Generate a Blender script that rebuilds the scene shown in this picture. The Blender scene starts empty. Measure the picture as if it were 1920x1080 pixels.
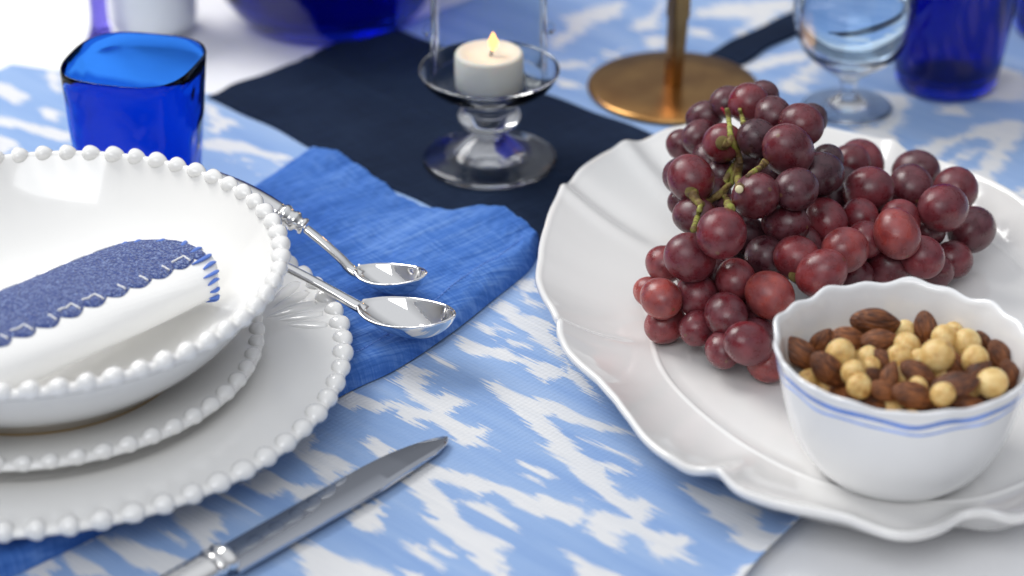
import bpy, bmesh, math, random
import numpy as np
from mathutils import Vector, Matrix, Quaternion
random.seed(7); rng = np.random.default_rng(7)
SC = bpy.context.scene
COL = SC.collection
PI = math.pi

# ------------------------------------------------------------------ camera
PT = math.radians(29); DIST = 1.2; FPX = 4533.0
CAM = np.array([0.0, -DIST*math.cos(PT), DIST*math.sin(PT)])
FW = np.array([0.0, math.cos(PT), -math.sin(PT)]); RT = np.array([1.0, 0, 0]); UP = np.cross(RT, FW)
cd = bpy.data.cameras.new("camera"); cam = bpy.data.objects.new("camera", cd); COL.objects.link(cam)
cam.location = CAM; cam.rotation_euler = (PI/2-PT, 0, 0)
cd.lens = 85; cd.sensor_width = 36; cd.clip_start = 0.05; cd.clip_end = 50
cd.dof.use_dof = True; cd.dof.focus_distance = 1.13; cd.dof.aperture_fstop = 5.0
SC.camera = cam

def ray(px, py): return FW + RT*(px-960)/FPX - UP*(py-540)/FPX
def P(px, py, z=0.0):
    """point on the level plane z seen at photograph position px, py"""
    d = ray(px, py); t = (z-CAM[2])/d[2]; return CAM + t*d
def at_depth(px, py, w): return CAM + w*ray(px, py)
def proj(p):
    q = np.asarray(p)-CAM; w = q@FW; return 960+FPX*(q@RT)/w, 540-FPX*(q@UP)/w, w

# ------------------------------------------------------------------ light
W = bpy.data.worlds.new("World"); SC.world = W; W.use_nodes = True
nt = W.node_tree; bg = nt.nodes["Background"]
tc = nt.nodes.new("ShaderNodeTexCoord"); sp = nt.nodes.new("ShaderNodeSeparateXYZ"); rp = nt.nodes.new("ShaderNodeValToRGB")
nt.links.new(tc.outputs["Generated"], sp.inputs[0]); nt.links.new(sp.outputs[2], rp.inputs[0]); nt.links.new(rp.outputs[0], bg.inputs[0])
rp.color_ramp.elements[0].position = 0.25; rp.color_ramp.elements[0].color = (.17, .18, .21, 1)
rp.color_ramp.elements[1].position = 0.85; rp.color_ramp.elements[1].color = (.85, .88, .94, 1)
bg.inputs[1].default_value = 0.70

def area(name, loc, target, sx, sy, power, col):
    ld = bpy.data.lights.new(name, 'AREA'); ld.shape = 'RECTANGLE'; ld.size = sx; ld.size_y = sy
    ld.energy = power; ld.color = col
    o = bpy.data.objects.new(name, ld); COL.objects.link(o); o.location = loc
    o.rotation_euler = (Vector(target)-Vector(loc)).to_track_quat('-Z', 'Y').to_euler()
    return o
# a four-pane window high at the far left: one lamp per pane
def window(loc, target, w, h, power, col, nx=2, ny=2, gap=.03):
    q = (Vector(target)-Vector(loc)).to_track_quat('-Z', 'Y')
    for i in range(nx):
        for j in range(ny):
            off = q @ Vector(((i-(nx-1)/2)*(w/nx), (j-(ny-1)/2)*(h/ny), 0))
            o = area("window_pane_light", (0, 0, 0), (0, 0, -1), w/nx-gap, h/ny-gap, power/(nx*ny), col)
            o.location = Vector(loc)+off; o.rotation_euler = q.to_euler()
window((-.85, 0.62, 1.12), (-.05, 0, 0), .80, .80, 16.0, (1.0, .985, .955))
# broad fill lamp added on the front side to brighten near faces, no window there
area("front_fill_light", (-0.55, -1.9, 1.9), (0, 0, 0), 1.6, 1.2, 21.0, (.97, .985, 1.0))

SC.view_settings.view_transform = 'Standard'; SC.view_settings.look = 'None'
SC.view_settings.exposure = 0.22; SC.view_settings.gamma = 1.0; SC.view_settings.use_curve_mapping = False
SC.render.engine = 'CYCLES'
cy = SC.cycles
cy.use_denoising = True; cy.max_bounces = 14; cy.transmission_bounces = 12; cy.transparent_max_bounces = 16
cy.glossy_bounces = 6; cy.diffuse_bounces = 4; cy.sample_clamp_indirect = 4.0; cy.blur_glossy = 1.0

# ------------------------------------------------------------------ helpers
def link(o, parent=None):
    COL.objects.link(o)
    if parent: o.parent = parent
    return o
def tag(o, label=None, cat=None, group=None, kind=None):
    if label: o["label"] = label
    if cat: o["category"] = cat
    if group: o["group"] = group
    if kind: o["kind"] = kind
    return o
def thing(name, loc, label, cat, group=None):
    o = bpy.data.objects.new(name, None); COL.objects.link(o); o.location = Vector([float(x) for x in loc]); o.empty_display_size = .01
    return tag(o, label, cat, group)
def mesh(name, V, F, mat, parent=None, smooth=True):
    m = bpy.data.meshes.new(name); m.from_pydata([tuple(map(float, v)) for v in V], [], F); m.validate()
    if smooth: m.polygons.foreach_set("use_smooth", [True]*len(m.polygons))
    m.materials.append(mat); m.update()
    return link(bpy.data.objects.new(name, m), parent)
def fix_normals(o):
    b = bmesh.new(); b.from_mesh(o.data); bmesh.ops.remove_doubles(b, verts=b.verts, dist=1e-6)
    bmesh.ops.recalc_face_normals(b, faces=b.faces); b.to_mesh(o.data); b.free(); return o
def lathe(name, prof, mat, parent=None, n=96, close=False, rfun=None, off=(0, 0, 0)):
    """prof: list of (r, z); rfun(theta, r, z) -> (r, z) lets a profile be scalloped"""
    V = []; F = []; k = len(prof)
    for i in range(n):
        a = 2*PI*i/n
        for (r, z) in prof:
            rr, zz = rfun(a, r, z) if rfun else (r, z)
            V.append((rr*math.cos(a)+off[0], rr*math.sin(a)+off[1], zz+off[2]))
    for i in range(n):
        j = (i+1) % n
        for t in range(k if close else k-1):
            t2 = (t+1) % k
            F.append((i*k+t, j*k+t, j*k+t2, i*k+t2))
    return fix_normals(mesh(name, V, F, mat, parent))
def curve_smooth(pts, n):
    """Catmull-Rom through pts (any dimension), n samples"""
    p = np.asarray(pts, float); m = len(p); out = []
    for s in np.linspace(0, m-1-1e-9, n):
        i = int(s); t = s-i
        p0 = p[max(i-1, 0)]; p1 = p[i]; p2 = p[i+1]; p3 = p[min(i+2, m-1)]
        out.append(.5*((2*p1)+(-p0+p2)*t+(2*p0-5*p1+4*p2-p3)*t*t+(-p0+3*p1-3*p2+p3)*t**3))
    return np.array(out)
def tube(name, pts, rad, mat, parent=None, ns=10, flat=1.0, caps=True):
    """pts Nx3, rad N; flat squashes the section vertically"""
    p = np.asarray(pts, float); n = len(p); V = []; F = []
    for i in range(n):
        t = p[min(i+1, n-1)]-p[max(i-1, 0)]; t /= np.linalg.norm(t)+1e-12
        s = np.cross(t, (0, 0, 1.0)); 
        if np.linalg.norm(s) < 1e-3: s = np.array([1.0, 0, 0])
        s /= np.linalg.norm(s); u = np.cross(s, t)
        for k in range(ns):
            a = 2*PI*k/ns; V.append(p[i]+rad[i]*(math.cos(a)*s+math.sin(a)*flat*u))
    for i in range(n-1):
        for k in range(ns): F.append((i*ns+k, i*ns+(k+1) % ns, (i+1)*ns+(k+1) % ns, (i+1)*ns+k))
    if caps: F.append(tuple(range(ns))[::-1]); F.append(tuple((n-1)*ns+k for k in range(ns)))
    return mesh(name, V, F, mat, parent)
def uvball(nu=24, nv=14, fn=None):
    V = [(0, 0, 1)]; F = []
    for j in range(1, nv):
        t = PI*j/nv
        for i in range(nu):
            a = 2*PI*i/nu; V.append((math.sin(t)*math.cos(a), math.sin(t)*math.sin(a), math.cos(t)))
    V.append((0, 0, -1)); L = len(V)-1
    for i in range(nu): F.append((0, 1+i, 1+(i+1) % nu))
    for j in range(nv-2):
        for i in range(nu):
            a = 1+j*nu+i; b = 1+j*nu+(i+1) % nu; F.append((a, a+nu, b+nu, b))
    for i in range(nu): F.append((L, 1+(nv-2)*nu+(i+1) % nu, 1+(nv-2)*nu+i))
    V = np.array(V)
    if fn: V = np.array([fn(v) for v in V])
    return V, F
def ballmesh(name, mat, fn=None, nu=24, nv=14):
    V, F = uvball(nu, nv, fn); m = bpy.data.meshes.new(name); m.from_pydata([tuple(map(float, v)) for v in V], [], F)
    m.polygons.foreach_set("use_smooth", [True]*len(m.polygons)); m.materials.append(mat); return m

# ------------------------------------------------------------------ materials
def M(name, col=(.8, .8, .8), rough=.5, **kw):
    m = bpy.data.materials.new(name); m.use_nodes = True; b = m.node_tree.nodes["Principled BSDF"]
    if rough >= .8: b.inputs["Specular IOR Level"].default_value = .12
    b.inputs["Base Color"].default_value = (*col, 1); b.inputs["Roughness"].default_value = rough
    for k, v in kw.items(): b.inputs[k.replace("_", " ")].default_value = v
    return m
def N(m, t, **kw):
    n = m.node_tree.nodes.new("ShaderNode"+t)
    for k, v in kw.items():
        if hasattr(n, k): setattr(n, k, v)
        else: n.inputs[k].default_value = v
    return n
def L(m, a, b): m.node_tree.links.new(a, b)
def B(m): return m.node_tree.nodes["Principled BSDF"]
def coords(m, scale=(1, 1, 1), rot=(0, 0, 0)):
    t = N(m, "TexCoord"); mp = N(m, "Mapping"); L(m, t.outputs["Object"], mp.inputs[0])
    mp.inputs["Scale"].default_value = scale; mp.inputs["Rotation"].default_value = rot
    return mp.outputs[0]
def noise(m, vec, scale, detail=3, rough=.5):
    n = N(m, "TexNoise"); L(m, vec, n.inputs["Vector"]); n.inputs["Scale"].default_value = scale
    n.inputs["Detail"].default_value = detail; n.inputs["Roughness"].default_value = rough; return n.outputs["Fac"]
def ramp(m, fac, stops):
    r = N(m, "ValToRGB"); L(m, fac, r.inputs[0]); e = r.color_ramp.elements
    while len(e) < len(stops): e.new(.5)
    for k, (p, c) in enumerate(stops): e[k].position = p; e[k].color = (*c, 1) if len(c) == 3 else c
    return r.outputs[0]
def mix(m, fac, a, b, mode='MIX'):
    n = N(m, "Mix"); n.data_type = 'RGBA'; n.blend_type = mode
    if hasattr(fac, "links"): L(m, fac, n.inputs[0])
    else: n.inputs[0].default_value = fac
    for k, x in ((6, a), (7, b)):
        if hasattr(x, "links"): L(m, x, n.inputs[k])
        else: n.inputs[k].default_value = (*x, 1)
    return n.outputs[2]
def mth(m, op, a, b=None, c=None):
    n = N(m, "Math"); n.operation = op
    for k, x in enumerate((a, b, c)):
        if x is None: continue
        if hasattr(x, "links"): L(m, x, n.inputs[k])
        else: n.inputs[k].default_value = x
    return n.outputs[0]
def bump(m, h, strength=.3, dist=.001):
    n = N(m, "Bump"); n.inputs["Strength"].default_value = strength; n.inputs["Distance"].default_value = dist
    L(m, h, n.inputs["Height"]); L(m, n.outputs[0], B(m).inputs["Normal"]); return n

def porcelain(name, col, bumpy=.15):
    m = M(name, col, .16, Coat_Weight=.6, Coat_Roughness=.05, Specular_IOR_Level=.5)
    v = coords(m); n = noise(m, v, 28, 3); bump(m, n, bumpy, .0016)
    c = ramp(m, noise(m, v, 14, 2), [(.3, tuple(x*.97 for x in col)), (.7, col)]); L(m, c, B(m).inputs["Base Color"])
    L(m, ramp(m, noise(m, v, 90, 3), [(.3, (.10,)*3), (.75, (.24,)*3)]), B(m).inputs["Roughness"])
    return m
m_porc = porcelain("white_glaze", (.86, .852, .83))
m_serv = porcelain("serving_plate_glaze", (.80, .79, .775), .2)
m_ram = porcelain("ramekin_glaze", (.85, .855, .865), .15)
m_unglazed = M("unglazed_foot", (.45, .30, .13), .7)

def weave(m, sc=1600, st=.35, dist=.0003):
    v = coords(m, rot=(0, 0, math.radians(44)))
    w1 = N(m, "TexWave"); w1.bands_direction = 'X'; L(m, v, w1.inputs[0]); w1.inputs["Scale"].default_value = sc/20; w1.inputs["Distortion"].default_value = 1.2
    w2 = N(m, "TexWave"); w2.bands_direction = 'Y'; L(m, v, w2.inputs[0]); w2.inputs["Scale"].default_value = sc/20; w2.inputs["Distortion"].default_value = 1.2
    return mth(m, 'ADD', w1.outputs["Fac"], w2.outputs["Fac"])
m_white = M("white_tablecloth", (.86, .86, .87), .85, Sheen_Weight=.1)
bump(m_white, mth(m_white, 'ADD', mth(m_white, 'MULTIPLY', weave(m_white, 2600), .15), noise(m_white, coords(m_white), 9, 3)), .3, .0012)

def make_ikat():
    m = M("ikat_cotton", (.3, .4, .7), .8, Sheen_Weight=.08)
    a = N(m, "Attribute"); a.attribute_name = "motif"; g = N(m, "Attribute"); g.attribute_name = "endness"
    ang = math.radians(43)
    v = coords(m, scale=(1, 1, 1), rot=(0, 0, ang))      # x now runs along the dyed threads
    def streak(sx, sy, detail=2):
        mp = N(m, "Mapping"); L(m, v, mp.inputs[0]); mp.inputs["Scale"].default_value = (sx, sy, 1)
        return noise(m, mp.outputs[0], 1.0, detail, .6)
    s1 = streak(30, 1500, 1); s2 = streak(14, 260, 2); s3 = streak(8, 90, 1)
    j = mth(m, 'ADD', mth(m, 'MULTIPLY', mth(m, 'SUBTRACT', s1, .5), .024), mth(m, 'MULTIPLY', mth(m, 'SUBTRACT', s2, .5), .020))
    j = mth(m, 'ADD', j, mth(m, 'MULTIPLY', mth(m, 'SUBTRACT', s3, .5), .012))
    amp = mth(m, 'ADD', mth(m, 'MULTIPLY', g.outputs["Fac"], .75), .16)
    d = mth(m, 'ADD', a.outputs["Fac"], mth(m, 'MULTIPLY', j, amp))
    n = N(m, "MapRange"); n.interpolation_type = 'SMOOTHSTEP'; L(m, d, n.inputs[0])
    n.inputs["From Min"].default_value = -.0007; n.inputs["From Max"].default_value = .0007
    blue = ramp(m, streak(5, 60, 3), [(.25, (.175, .30, .57)), (.5, (.24, .37, .62)), (.8, (.34, .455, .66))])
    blue = mix(m, mth(m, 'MULTIPLY', streak(60, 1400, 1), .25), blue, (.40, .51, .71))
    wht = ramp(m, streak(20, 300, 2), [(.3, (.63, .64, .66)), (.7, (.69, .69, .695))])
    L(m, mix(m, n.outputs[0], blue, wht), B(m).inputs["Base Color"])
    h = mth(m, 'ADD', mth(m, 'MULTIPLY', weave(m, 2600), .2), mth(m, 'MULTIPLY', noise(m, coords(m), 22, 4), 1.6))
    bump(m, h, .5, .0012)
    return m
m_ikat = make_ikat()

def linen(name, dark, mid, light, rot, st=.5):
    m = M(name, mid, .85, Sheen_Weight=.25 if st > .4 else .0, Sheen_Roughness=.5)
    B(m).inputs["Sheen Tint"].default_value = (*light, 1)
    v = coords(m, rot=(0, 0, rot))
    def st_(sx, sy, d=2):
        mp = N(m, "Mapping"); L(m, v, mp.inputs[0]); mp.inputs["Scale"].default_value = (sx, sy, 60); return noise(m, mp.outputs[0], 1, d, .6)
    a = st_(35, 700, 3); b = st_(800, 35, 3); c = st_(14, 14, 3)
    t = mth(m, 'ADD', mth(m, 'MULTIPLY', a, .42), mth(m, 'ADD', mth(m, 'MULTIPLY', b, .25), mth(m, 'MULTIPLY', c, .33)))
    L(m, ramp(m, t, [(.36, dark), (.5, mid), (.64, light)]), B(m).inputs["Base Color"])
    bump(m, mth(m, 'ADD', a, mth(m, 'ADD', b, mth(m, 'MULTIPLY', noise(m, coords(m), 60, 4), .8))), st, .0009)
    return m
m_linen = linen("royal_blue_linen", (.024, .088, .33), (.055, .155, .47), (.145, .28, .62), math.radians(-40), .7)
m_navy = linen("navy_cloth", (.004, .009, .024), (.007, .015, .038), (.013, .025, .055), math.radians(-35), .3)
m_stitch = M("blue_thread", (.16, .30, .75), .7)

m_silver = M("polished_silver", (.90, .885, .86), .09, Metallic=1.0)
v = coords(m_silver); L(m_silver, ramp(m_silver, noise(m_silver, v, 160, 4), [(.3, (.025,)*3), (.8, (.075,)*3)]), B(m_silver).inputs["Roughness"])
m_steel = M("polished_steel", (.46, .48, .52), .05, Metallic=1.0)
mp = N(m_steel, "Mapping"); L(m_steel, coords(m_steel, rot=(0, 0, math.radians(-47))), mp.inputs[0]); mp.inputs["Scale"].default_value = (20, 900, 1)
L(m_steel, ramp(m_steel, noise(m_steel, mp.outputs[0], 1, 3), [(.3, (.035,)*3), (.8, (.09,)*3)]), B(m_steel).inputs["Roughness"])
m_brass = M("aged_brass", (.52, .33, .12), .28, Metallic=1.0)
L(m_brass, ramp(m_brass, noise(m_brass, coords(m_brass), 40, 4), [(.3, (.34, .17, .06)), (.7, (.55, .31, .11))]), B(m_brass).inputs["Base Color"])

def glass(name, col, rough=0.0, ior=1.48):
    return M(name, col, rough, Transmission_Weight=1.0, IOR=ior)
m_blue = glass("cobalt_glass", (.035, .22, .80), 0, 1.26)
bump(m_blue, noise(m_blue, coords(m_blue), 24, 2), .8, .006)
m_deep = glass("deep_cobalt_glass", (.004, .02, .55))
m_clear = glass("clear_glass", (.98, .985, .99), .02, 1.38)
def thin_glass(name, tint, refl=.9):
    m = bpy.data.materials.new(name); m.use_nodes = True; t = m.node_tree; t.nodes.clear()
    out = t.nodes.new("ShaderNodeOutputMaterial"); mx = t.nodes.new("ShaderNodeMixShader"); fr = t.nodes.new("ShaderNodeLayerWeight")
    tr = t.nodes.new("ShaderNodeBsdfTransparent"); gl = t.nodes.new("ShaderNodeBsdfGlossy")
    fr.inputs[0].default_value = .055; tr.inputs[0].default_value = (*tint, 1); gl.inputs["Roughness"].default_value = .10
    gl.inputs[0].default_value = (refl, refl, refl, 1)
    t.links.new(fr.outputs["Fresnel"], mx.inputs[0]); t.links.new(tr.outputs[0], mx.inputs[1]); t.links.new(gl.outputs[0], mx.inputs[2]); t.links.new(mx.outputs[0], out.inputs[0])
    return m
m_thin = thin_glass("thin_clear_glass", (.93, .945, .95))
m_water = glass("water", (.62, .80, .97), 0, 1.33)
m_wax = M("white_wax", (.72, .69, .63), .45, Subsurface_Weight=.6, Subsurface_Scale=.004)
B(m_wax).inputs["Subsurface Radius"].default_value = (1, .7, .4)
m_wick = M("charred_wick", (.02, .015, .01), .9)
m_flame = M("candle_flame", (0, 0, 0), .5)
B(m_flame).inputs["Emission Color"].default_value = (1, .46, .11, 1); B(m_flame).inputs["Emission Strength"].default_value = 3.6

# ------------------------------------------------------------------ table
s = 4.0
tag(mesh("table_surface", [(-s, -s, -.03), (s, -s, -.03), (s, s, -.03), (-s, s, -.03), (-s, -s, -.0062), (s, -s, -.0062), (s, s, -.0062), (-s, s, -.0062)],
     [(0, 3, 2, 1), (4, 5, 6, 7), (0, 1, 5, 4), (1, 2, 6, 5), (2, 3, 7, 6), (3, 0, 4, 7)], M("table_wood", (.25, .16, .09), .5), smooth=False), kind="structure")
def sheet(name, x0, x1, y0, y1, nx, ny, zf, mat, parent=None):
    X = np.linspace(x0, x1, nx); Y = np.linspace(y0, y1, ny)
    V = [(x, y, zf(x, y)) for y in Y for x in X]
    F = [(j*nx+i, j*nx+i+1, (j+1)*nx+i+1, (j+1)*nx+i) for j in range(ny-1) for i in range(nx-1)]
    return mesh(name, V, F, mat, parent)
o = sheet("tablecloth", -2.2, 2.2, -1.2, 3.2, 180, 180, lambda x, y: -.0042+.0009*math.sin(9*x+3*y)*math.sin(7*y-2*x), m_white)
tag(o, "plain white tablecloth spread under the blue patterned cloth", "tablecloth")
sm = o.modifiers.new("thickness", 'SOLIDIFY'); sm.thickness = .0008; sm.offset = -1

# ikat cloth: motifs traced as outlines, turned into a distance field on a fine sheet
MOT = [
[(965,528),(1002,525),(1006,552),(985,550),(968,542)],
[(983,560),(1011,572),(1008,577),(986,569)],
[(928,567),(945,565),(970,582),(976,590),(1000,596),(1033,604),(1040,618),(1034,627),(1045,640),(1055,660),(1075,690),(1100,717),(1100,735),(1070,700),(1050,672),(1040,662),(1022,648),(995,633),(988,624),(962,610),(942,593),(922,581)],
[(855,636),(867,635),(892,644),(917,651),(933,649),(950,653),(967,664),(989,669),(1008,678),(1030,682),(1045,690),(1072,712),(1100,728),(1130,760),(1110,745),(1085,722),(1072,706),(1055,705),(1028,706),(1033,712),(1030,722),(1017,717),(1000,703),(980,690),(1002,689),(986,681),(964,674),(961,682),(947,678),(919,667),(892,668),(872,661),(850,645)],
[(890,606),(905,608),(925,618),(930,633),(910,625)],[(920,604),(965,622),(960,626),(925,613)],[(950,635),(975,640),(1005,652),(1000,656),(960,645)],[(1016,655),(1055,670),(1050,677),(1020,661)],[(814,665),(845,684),(842,689),(820,678)],
[(767,682),(790,690),(812,697),(814,703),(793,706),(797,714),(814,718),(797,723),(800,735),(822,741),(830,733),(850,740),(883,755),(868,762),(850,770),(841,776),(852,785),(878,797),(908,798),(925,808),(914,819),(894,822),(908,833),(925,848),(892,835),(872,837),(853,827),(844,816),(839,808),(822,797),(811,788),(795,788),(775,784),(781,793),(795,803),(789,813),(775,803),(762,793),(750,784),(739,781),(750,776),(747,769),(725,765),(711,775),(694,767),(669,767),(656,772),(633,758),(622,750),(640,737),(653,735),(683,742),(703,751),(722,754),(756,757),(772,763),(810,770),(790,757),(768,750),(762,738),(778,739),(757,724),(739,714),(744,706),(733,702)],
[(911,714),(930,713),(956,728),(967,733),(989,742),(1008,747),(1033,753),(1056,758),(1072,769),(1089,778),(1111,788),(1161,799),(1183,810),(1200,822),(1192,817),(1161,809),(1125,809),(1097,798),(1078,797),(1056,788),(1039,780),(1028,783),(1042,799),(1056,816),(1075,836),(1094,852),(1111,861),(1139,869),(1167,876),(1172,892),(1142,888),(1139,897),(1169,908),(1150,916),(1156,924),(1183,938),(1197,936),(1189,926),(1211,936),(1222,944),(1236,955),(1240,962),(1219,958),(1222,974),(1208,980),(1222,991),(1247,999),(1278,1001),(1292,1005),(1299,1016),(1289,1027),(1275,1030),(1292,1041),(1303,1054),(1278,1049),(1258,1044),(1236,1047),(1222,1038),(1217,1019),(1192,1002),(1172,999),(1158,1002),(1142,999),(1161,1016),(1156,1029),(1139,1022),(1122,1008),(1097,994),(1111,997),(1106,980),(1094,970),(1094,952),(1111,958),(1133,959),(1156,966),(1178,972),(1150,949),(1131,936),(1111,919),(1086,899),(1075,880),(1056,863),(1022,840),(1022,830),(1011,816),(989,789),(969,770),(956,761),(933,744),(928,736)],
[(794,866),(822,877),(850,886),(878,888),(906,899),(933,908),(961,916),(981,924),(1003,934),(1022,929),(1047,941),(1069,944),(1094,952),(1100,960),(1106,980),(1086,972),(1075,984),(1058,977),(1042,970),(1025,969),(1011,972),(989,961),(961,947),(956,938),(925,922),(900,927),(878,919),(844,905),(822,902),(808,902),(819,916),(836,936),(856,952),(861,969),(878,986),(897,999),(908,999),(928,1008),(958,1019),(950,1030),(933,1033),(956,1049),(942,1063),(958,1080),(966,1100),(950,1100),(922,1074),(906,1069),(886,1049),(881,1038),(856,1024),(853,1013),(822,991),(800,977),(800,969),(811,969),(794,952),(800,944),(781,930),(775,922),(747,899),(767,886)],
[(861,930),(894,942),(919,947),(953,969),(981,998),(972,997),(944,983),(906,963),(878,947)],
[(764,1010),(789,1024),(808,1044),(831,1061),(822,1063),(789,1047),(772,1030)],[(792,1015),(814,1016),(856,1041),(844,1049),(811,1030)],
[(656,958),(692,944),(703,935),(711,941),(724,955),(706,966),(725,983),(717,990),(697,984),(686,995),(658,983),(664,974)],
[(689,822),(703,819),(719,833),(744,847),(711,863),(697,844)],
[(539,838),(559,808),(596,811),(585,830),(576,842),(608,849),(631,857),(664,877),(651,886),(637,883),(645,897),(617,915),(574,943),(556,940),(539,920),(513,929),(488,923),(453,903),(479,877),(500,879),(513,883),(531,895),(559,908),(600,912),(612,909),(588,884),(568,866),(553,852)],
[(307,949),(346,939),(391,952),(427,968),(411,978),(419,994),(398,996),(401,1012),(417,1033),(396,1046),(378,1035),(383,1022),(359,1001),(336,981)],
[(146,1017),(177,1001),(193,1007),(208,1012),(227,1009),(260,1022),(294,1033),(336,1046),(365,1056),(339,1080),(312,1082),(273,1072),(255,1069),(234,1054),(219,1041),(188,1022),(167,1022)],
[(44,1067),(89,1043),(104,1069),(99,1085),(60,1085)],[(112,1033),(146,1043),(182,1064),(203,1085),(146,1082)],[(320,999),(346,1018),(350,1024),(330,1016)],[(422,1009),(437,1020),(430,1024)],[(391,913),(440,935),(474,957),(464,958),(410,930)],
[(548,1018),(573,1018),(605,1029),(634,1041),(674,1052),(714,1064),(743,1078),(760,1100),(590,1100),(579,1078),(565,1046)],
[(751,1064),(790,1072),(810,1090),(770,1090)],
[(1057,1036),(1072,1038),(1108,1058),(1167,1080),(1180,1100),(1090,1100),(1075,1058)],
[(1275,906),(1294,908),(1333,924),(1361,930),(1381,936),(1411,947),(1444,958),(1472,969),(1497,977),(1456,969),(1431,963),(1406,969),(1417,980),(1428,994),(1456,1013),(1472,1027),(1444,1055),(1411,1038),(1397,1027),(1378,1013),(1389,1005),(1369,988),(1328,966),(1319,952),(1294,933)],
[(1467,988),(1497,997),(1520,1000),(1492,1007)],[(1081,812),(1140,836),(1206,863),(1197,869),(1153,849),(1092,822)],
[(978,866),(1017,877),(1050,891),(1017,891)],[(978,883),(1000,892),(1031,913),(1020,912),(989,894)],[(1061,924),(1094,941),(1083,940)],[(1380,1075),(1400,1068),(1440,1080),(1420,1100),(1370,1100)],
[(1166,3),(1181,8),(1150,34),(1106,47),(1093,68),(1051,86),(1036,102),(1036,78),(1067,52),(1059,34),(1098,23),(1135,8)],
[(1247,0),(1244,26),(1223,50),(1200,60),(1187,55),(1218,26),(1236,3)],[(1202,73),(1244,68),(1247,91),(1213,96)],
[(1036,125),(1111,115),(1176,91),(1181,96),(1137,112),(1098,128),(1046,133)],[(1041,154),(1080,156),(1082,169),(1043,167)],
[(1296,21),(1358,10),(1489,0),(1486,18),(1437,44),(1385,68),(1379,60),(1421,34),(1306,34)],[(1291,52),(1332,57),(1327,70),(1291,68)],
[(1392,120),(1489,99),(1515,91),(1520,109),(1463,120),(1424,133),(1395,128)],[(1463,156),(1502,130),(1520,122),(1520,156),(1489,177),(1463,167)],
[(1500,128),(1528,117),(1536,136),(1508,164),(1495,160)],[(1656,172),(1711,181),(1694,217),(1678,256),(1656,267),(1611,250),(1592,244),(1639,233),(1672,211),(1667,192)],
[(1756,200),(1794,194),(1825,208),(1811,219),(1764,211)],
[(1717,283),(1750,261),(1800,250),(1847,233),(1889,225),(1917,228),(1925,244),(1900,278),(1875,311),(1858,342),(1819,322),(1814,317),(1839,311),(1853,283),(1864,261),(1828,258),(1778,272),(1756,289),(1744,300)],
[(1775,303),(1831,272),(1833,281),(1792,308)],[(1883,369),(1930,345),(1930,380)],[(1850,115),(1930,140),(1930,190),(1840,190),(1800,182),(1840,160)],
[(0,156),(22,161),(33,172),(58,178),(28,194),(0,180),(-30,170)],[(83,139),(111,133),(112,183),(97,167)],[(-20,212),(56,233),(133,250),(136,264),(92,261),(28,239),(-20,232)],[(83,206),(105,211),(103,228),(83,222)],[(-20,250),(33,262),(36,275),(0,290)],
[(382,263),(410,260),(460,270),(493,283),(543,295),(530,318),(507,300),(460,287),(410,283),(382,281)],[(382,193),(397,198),(417,220),(447,228),(453,240),(427,238),(407,250),(388,253),(400,235),(385,218)],[(460,303),(497,330),(487,335),(467,320)],[(417,295),(440,308),(432,312),(418,302)],
]
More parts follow.
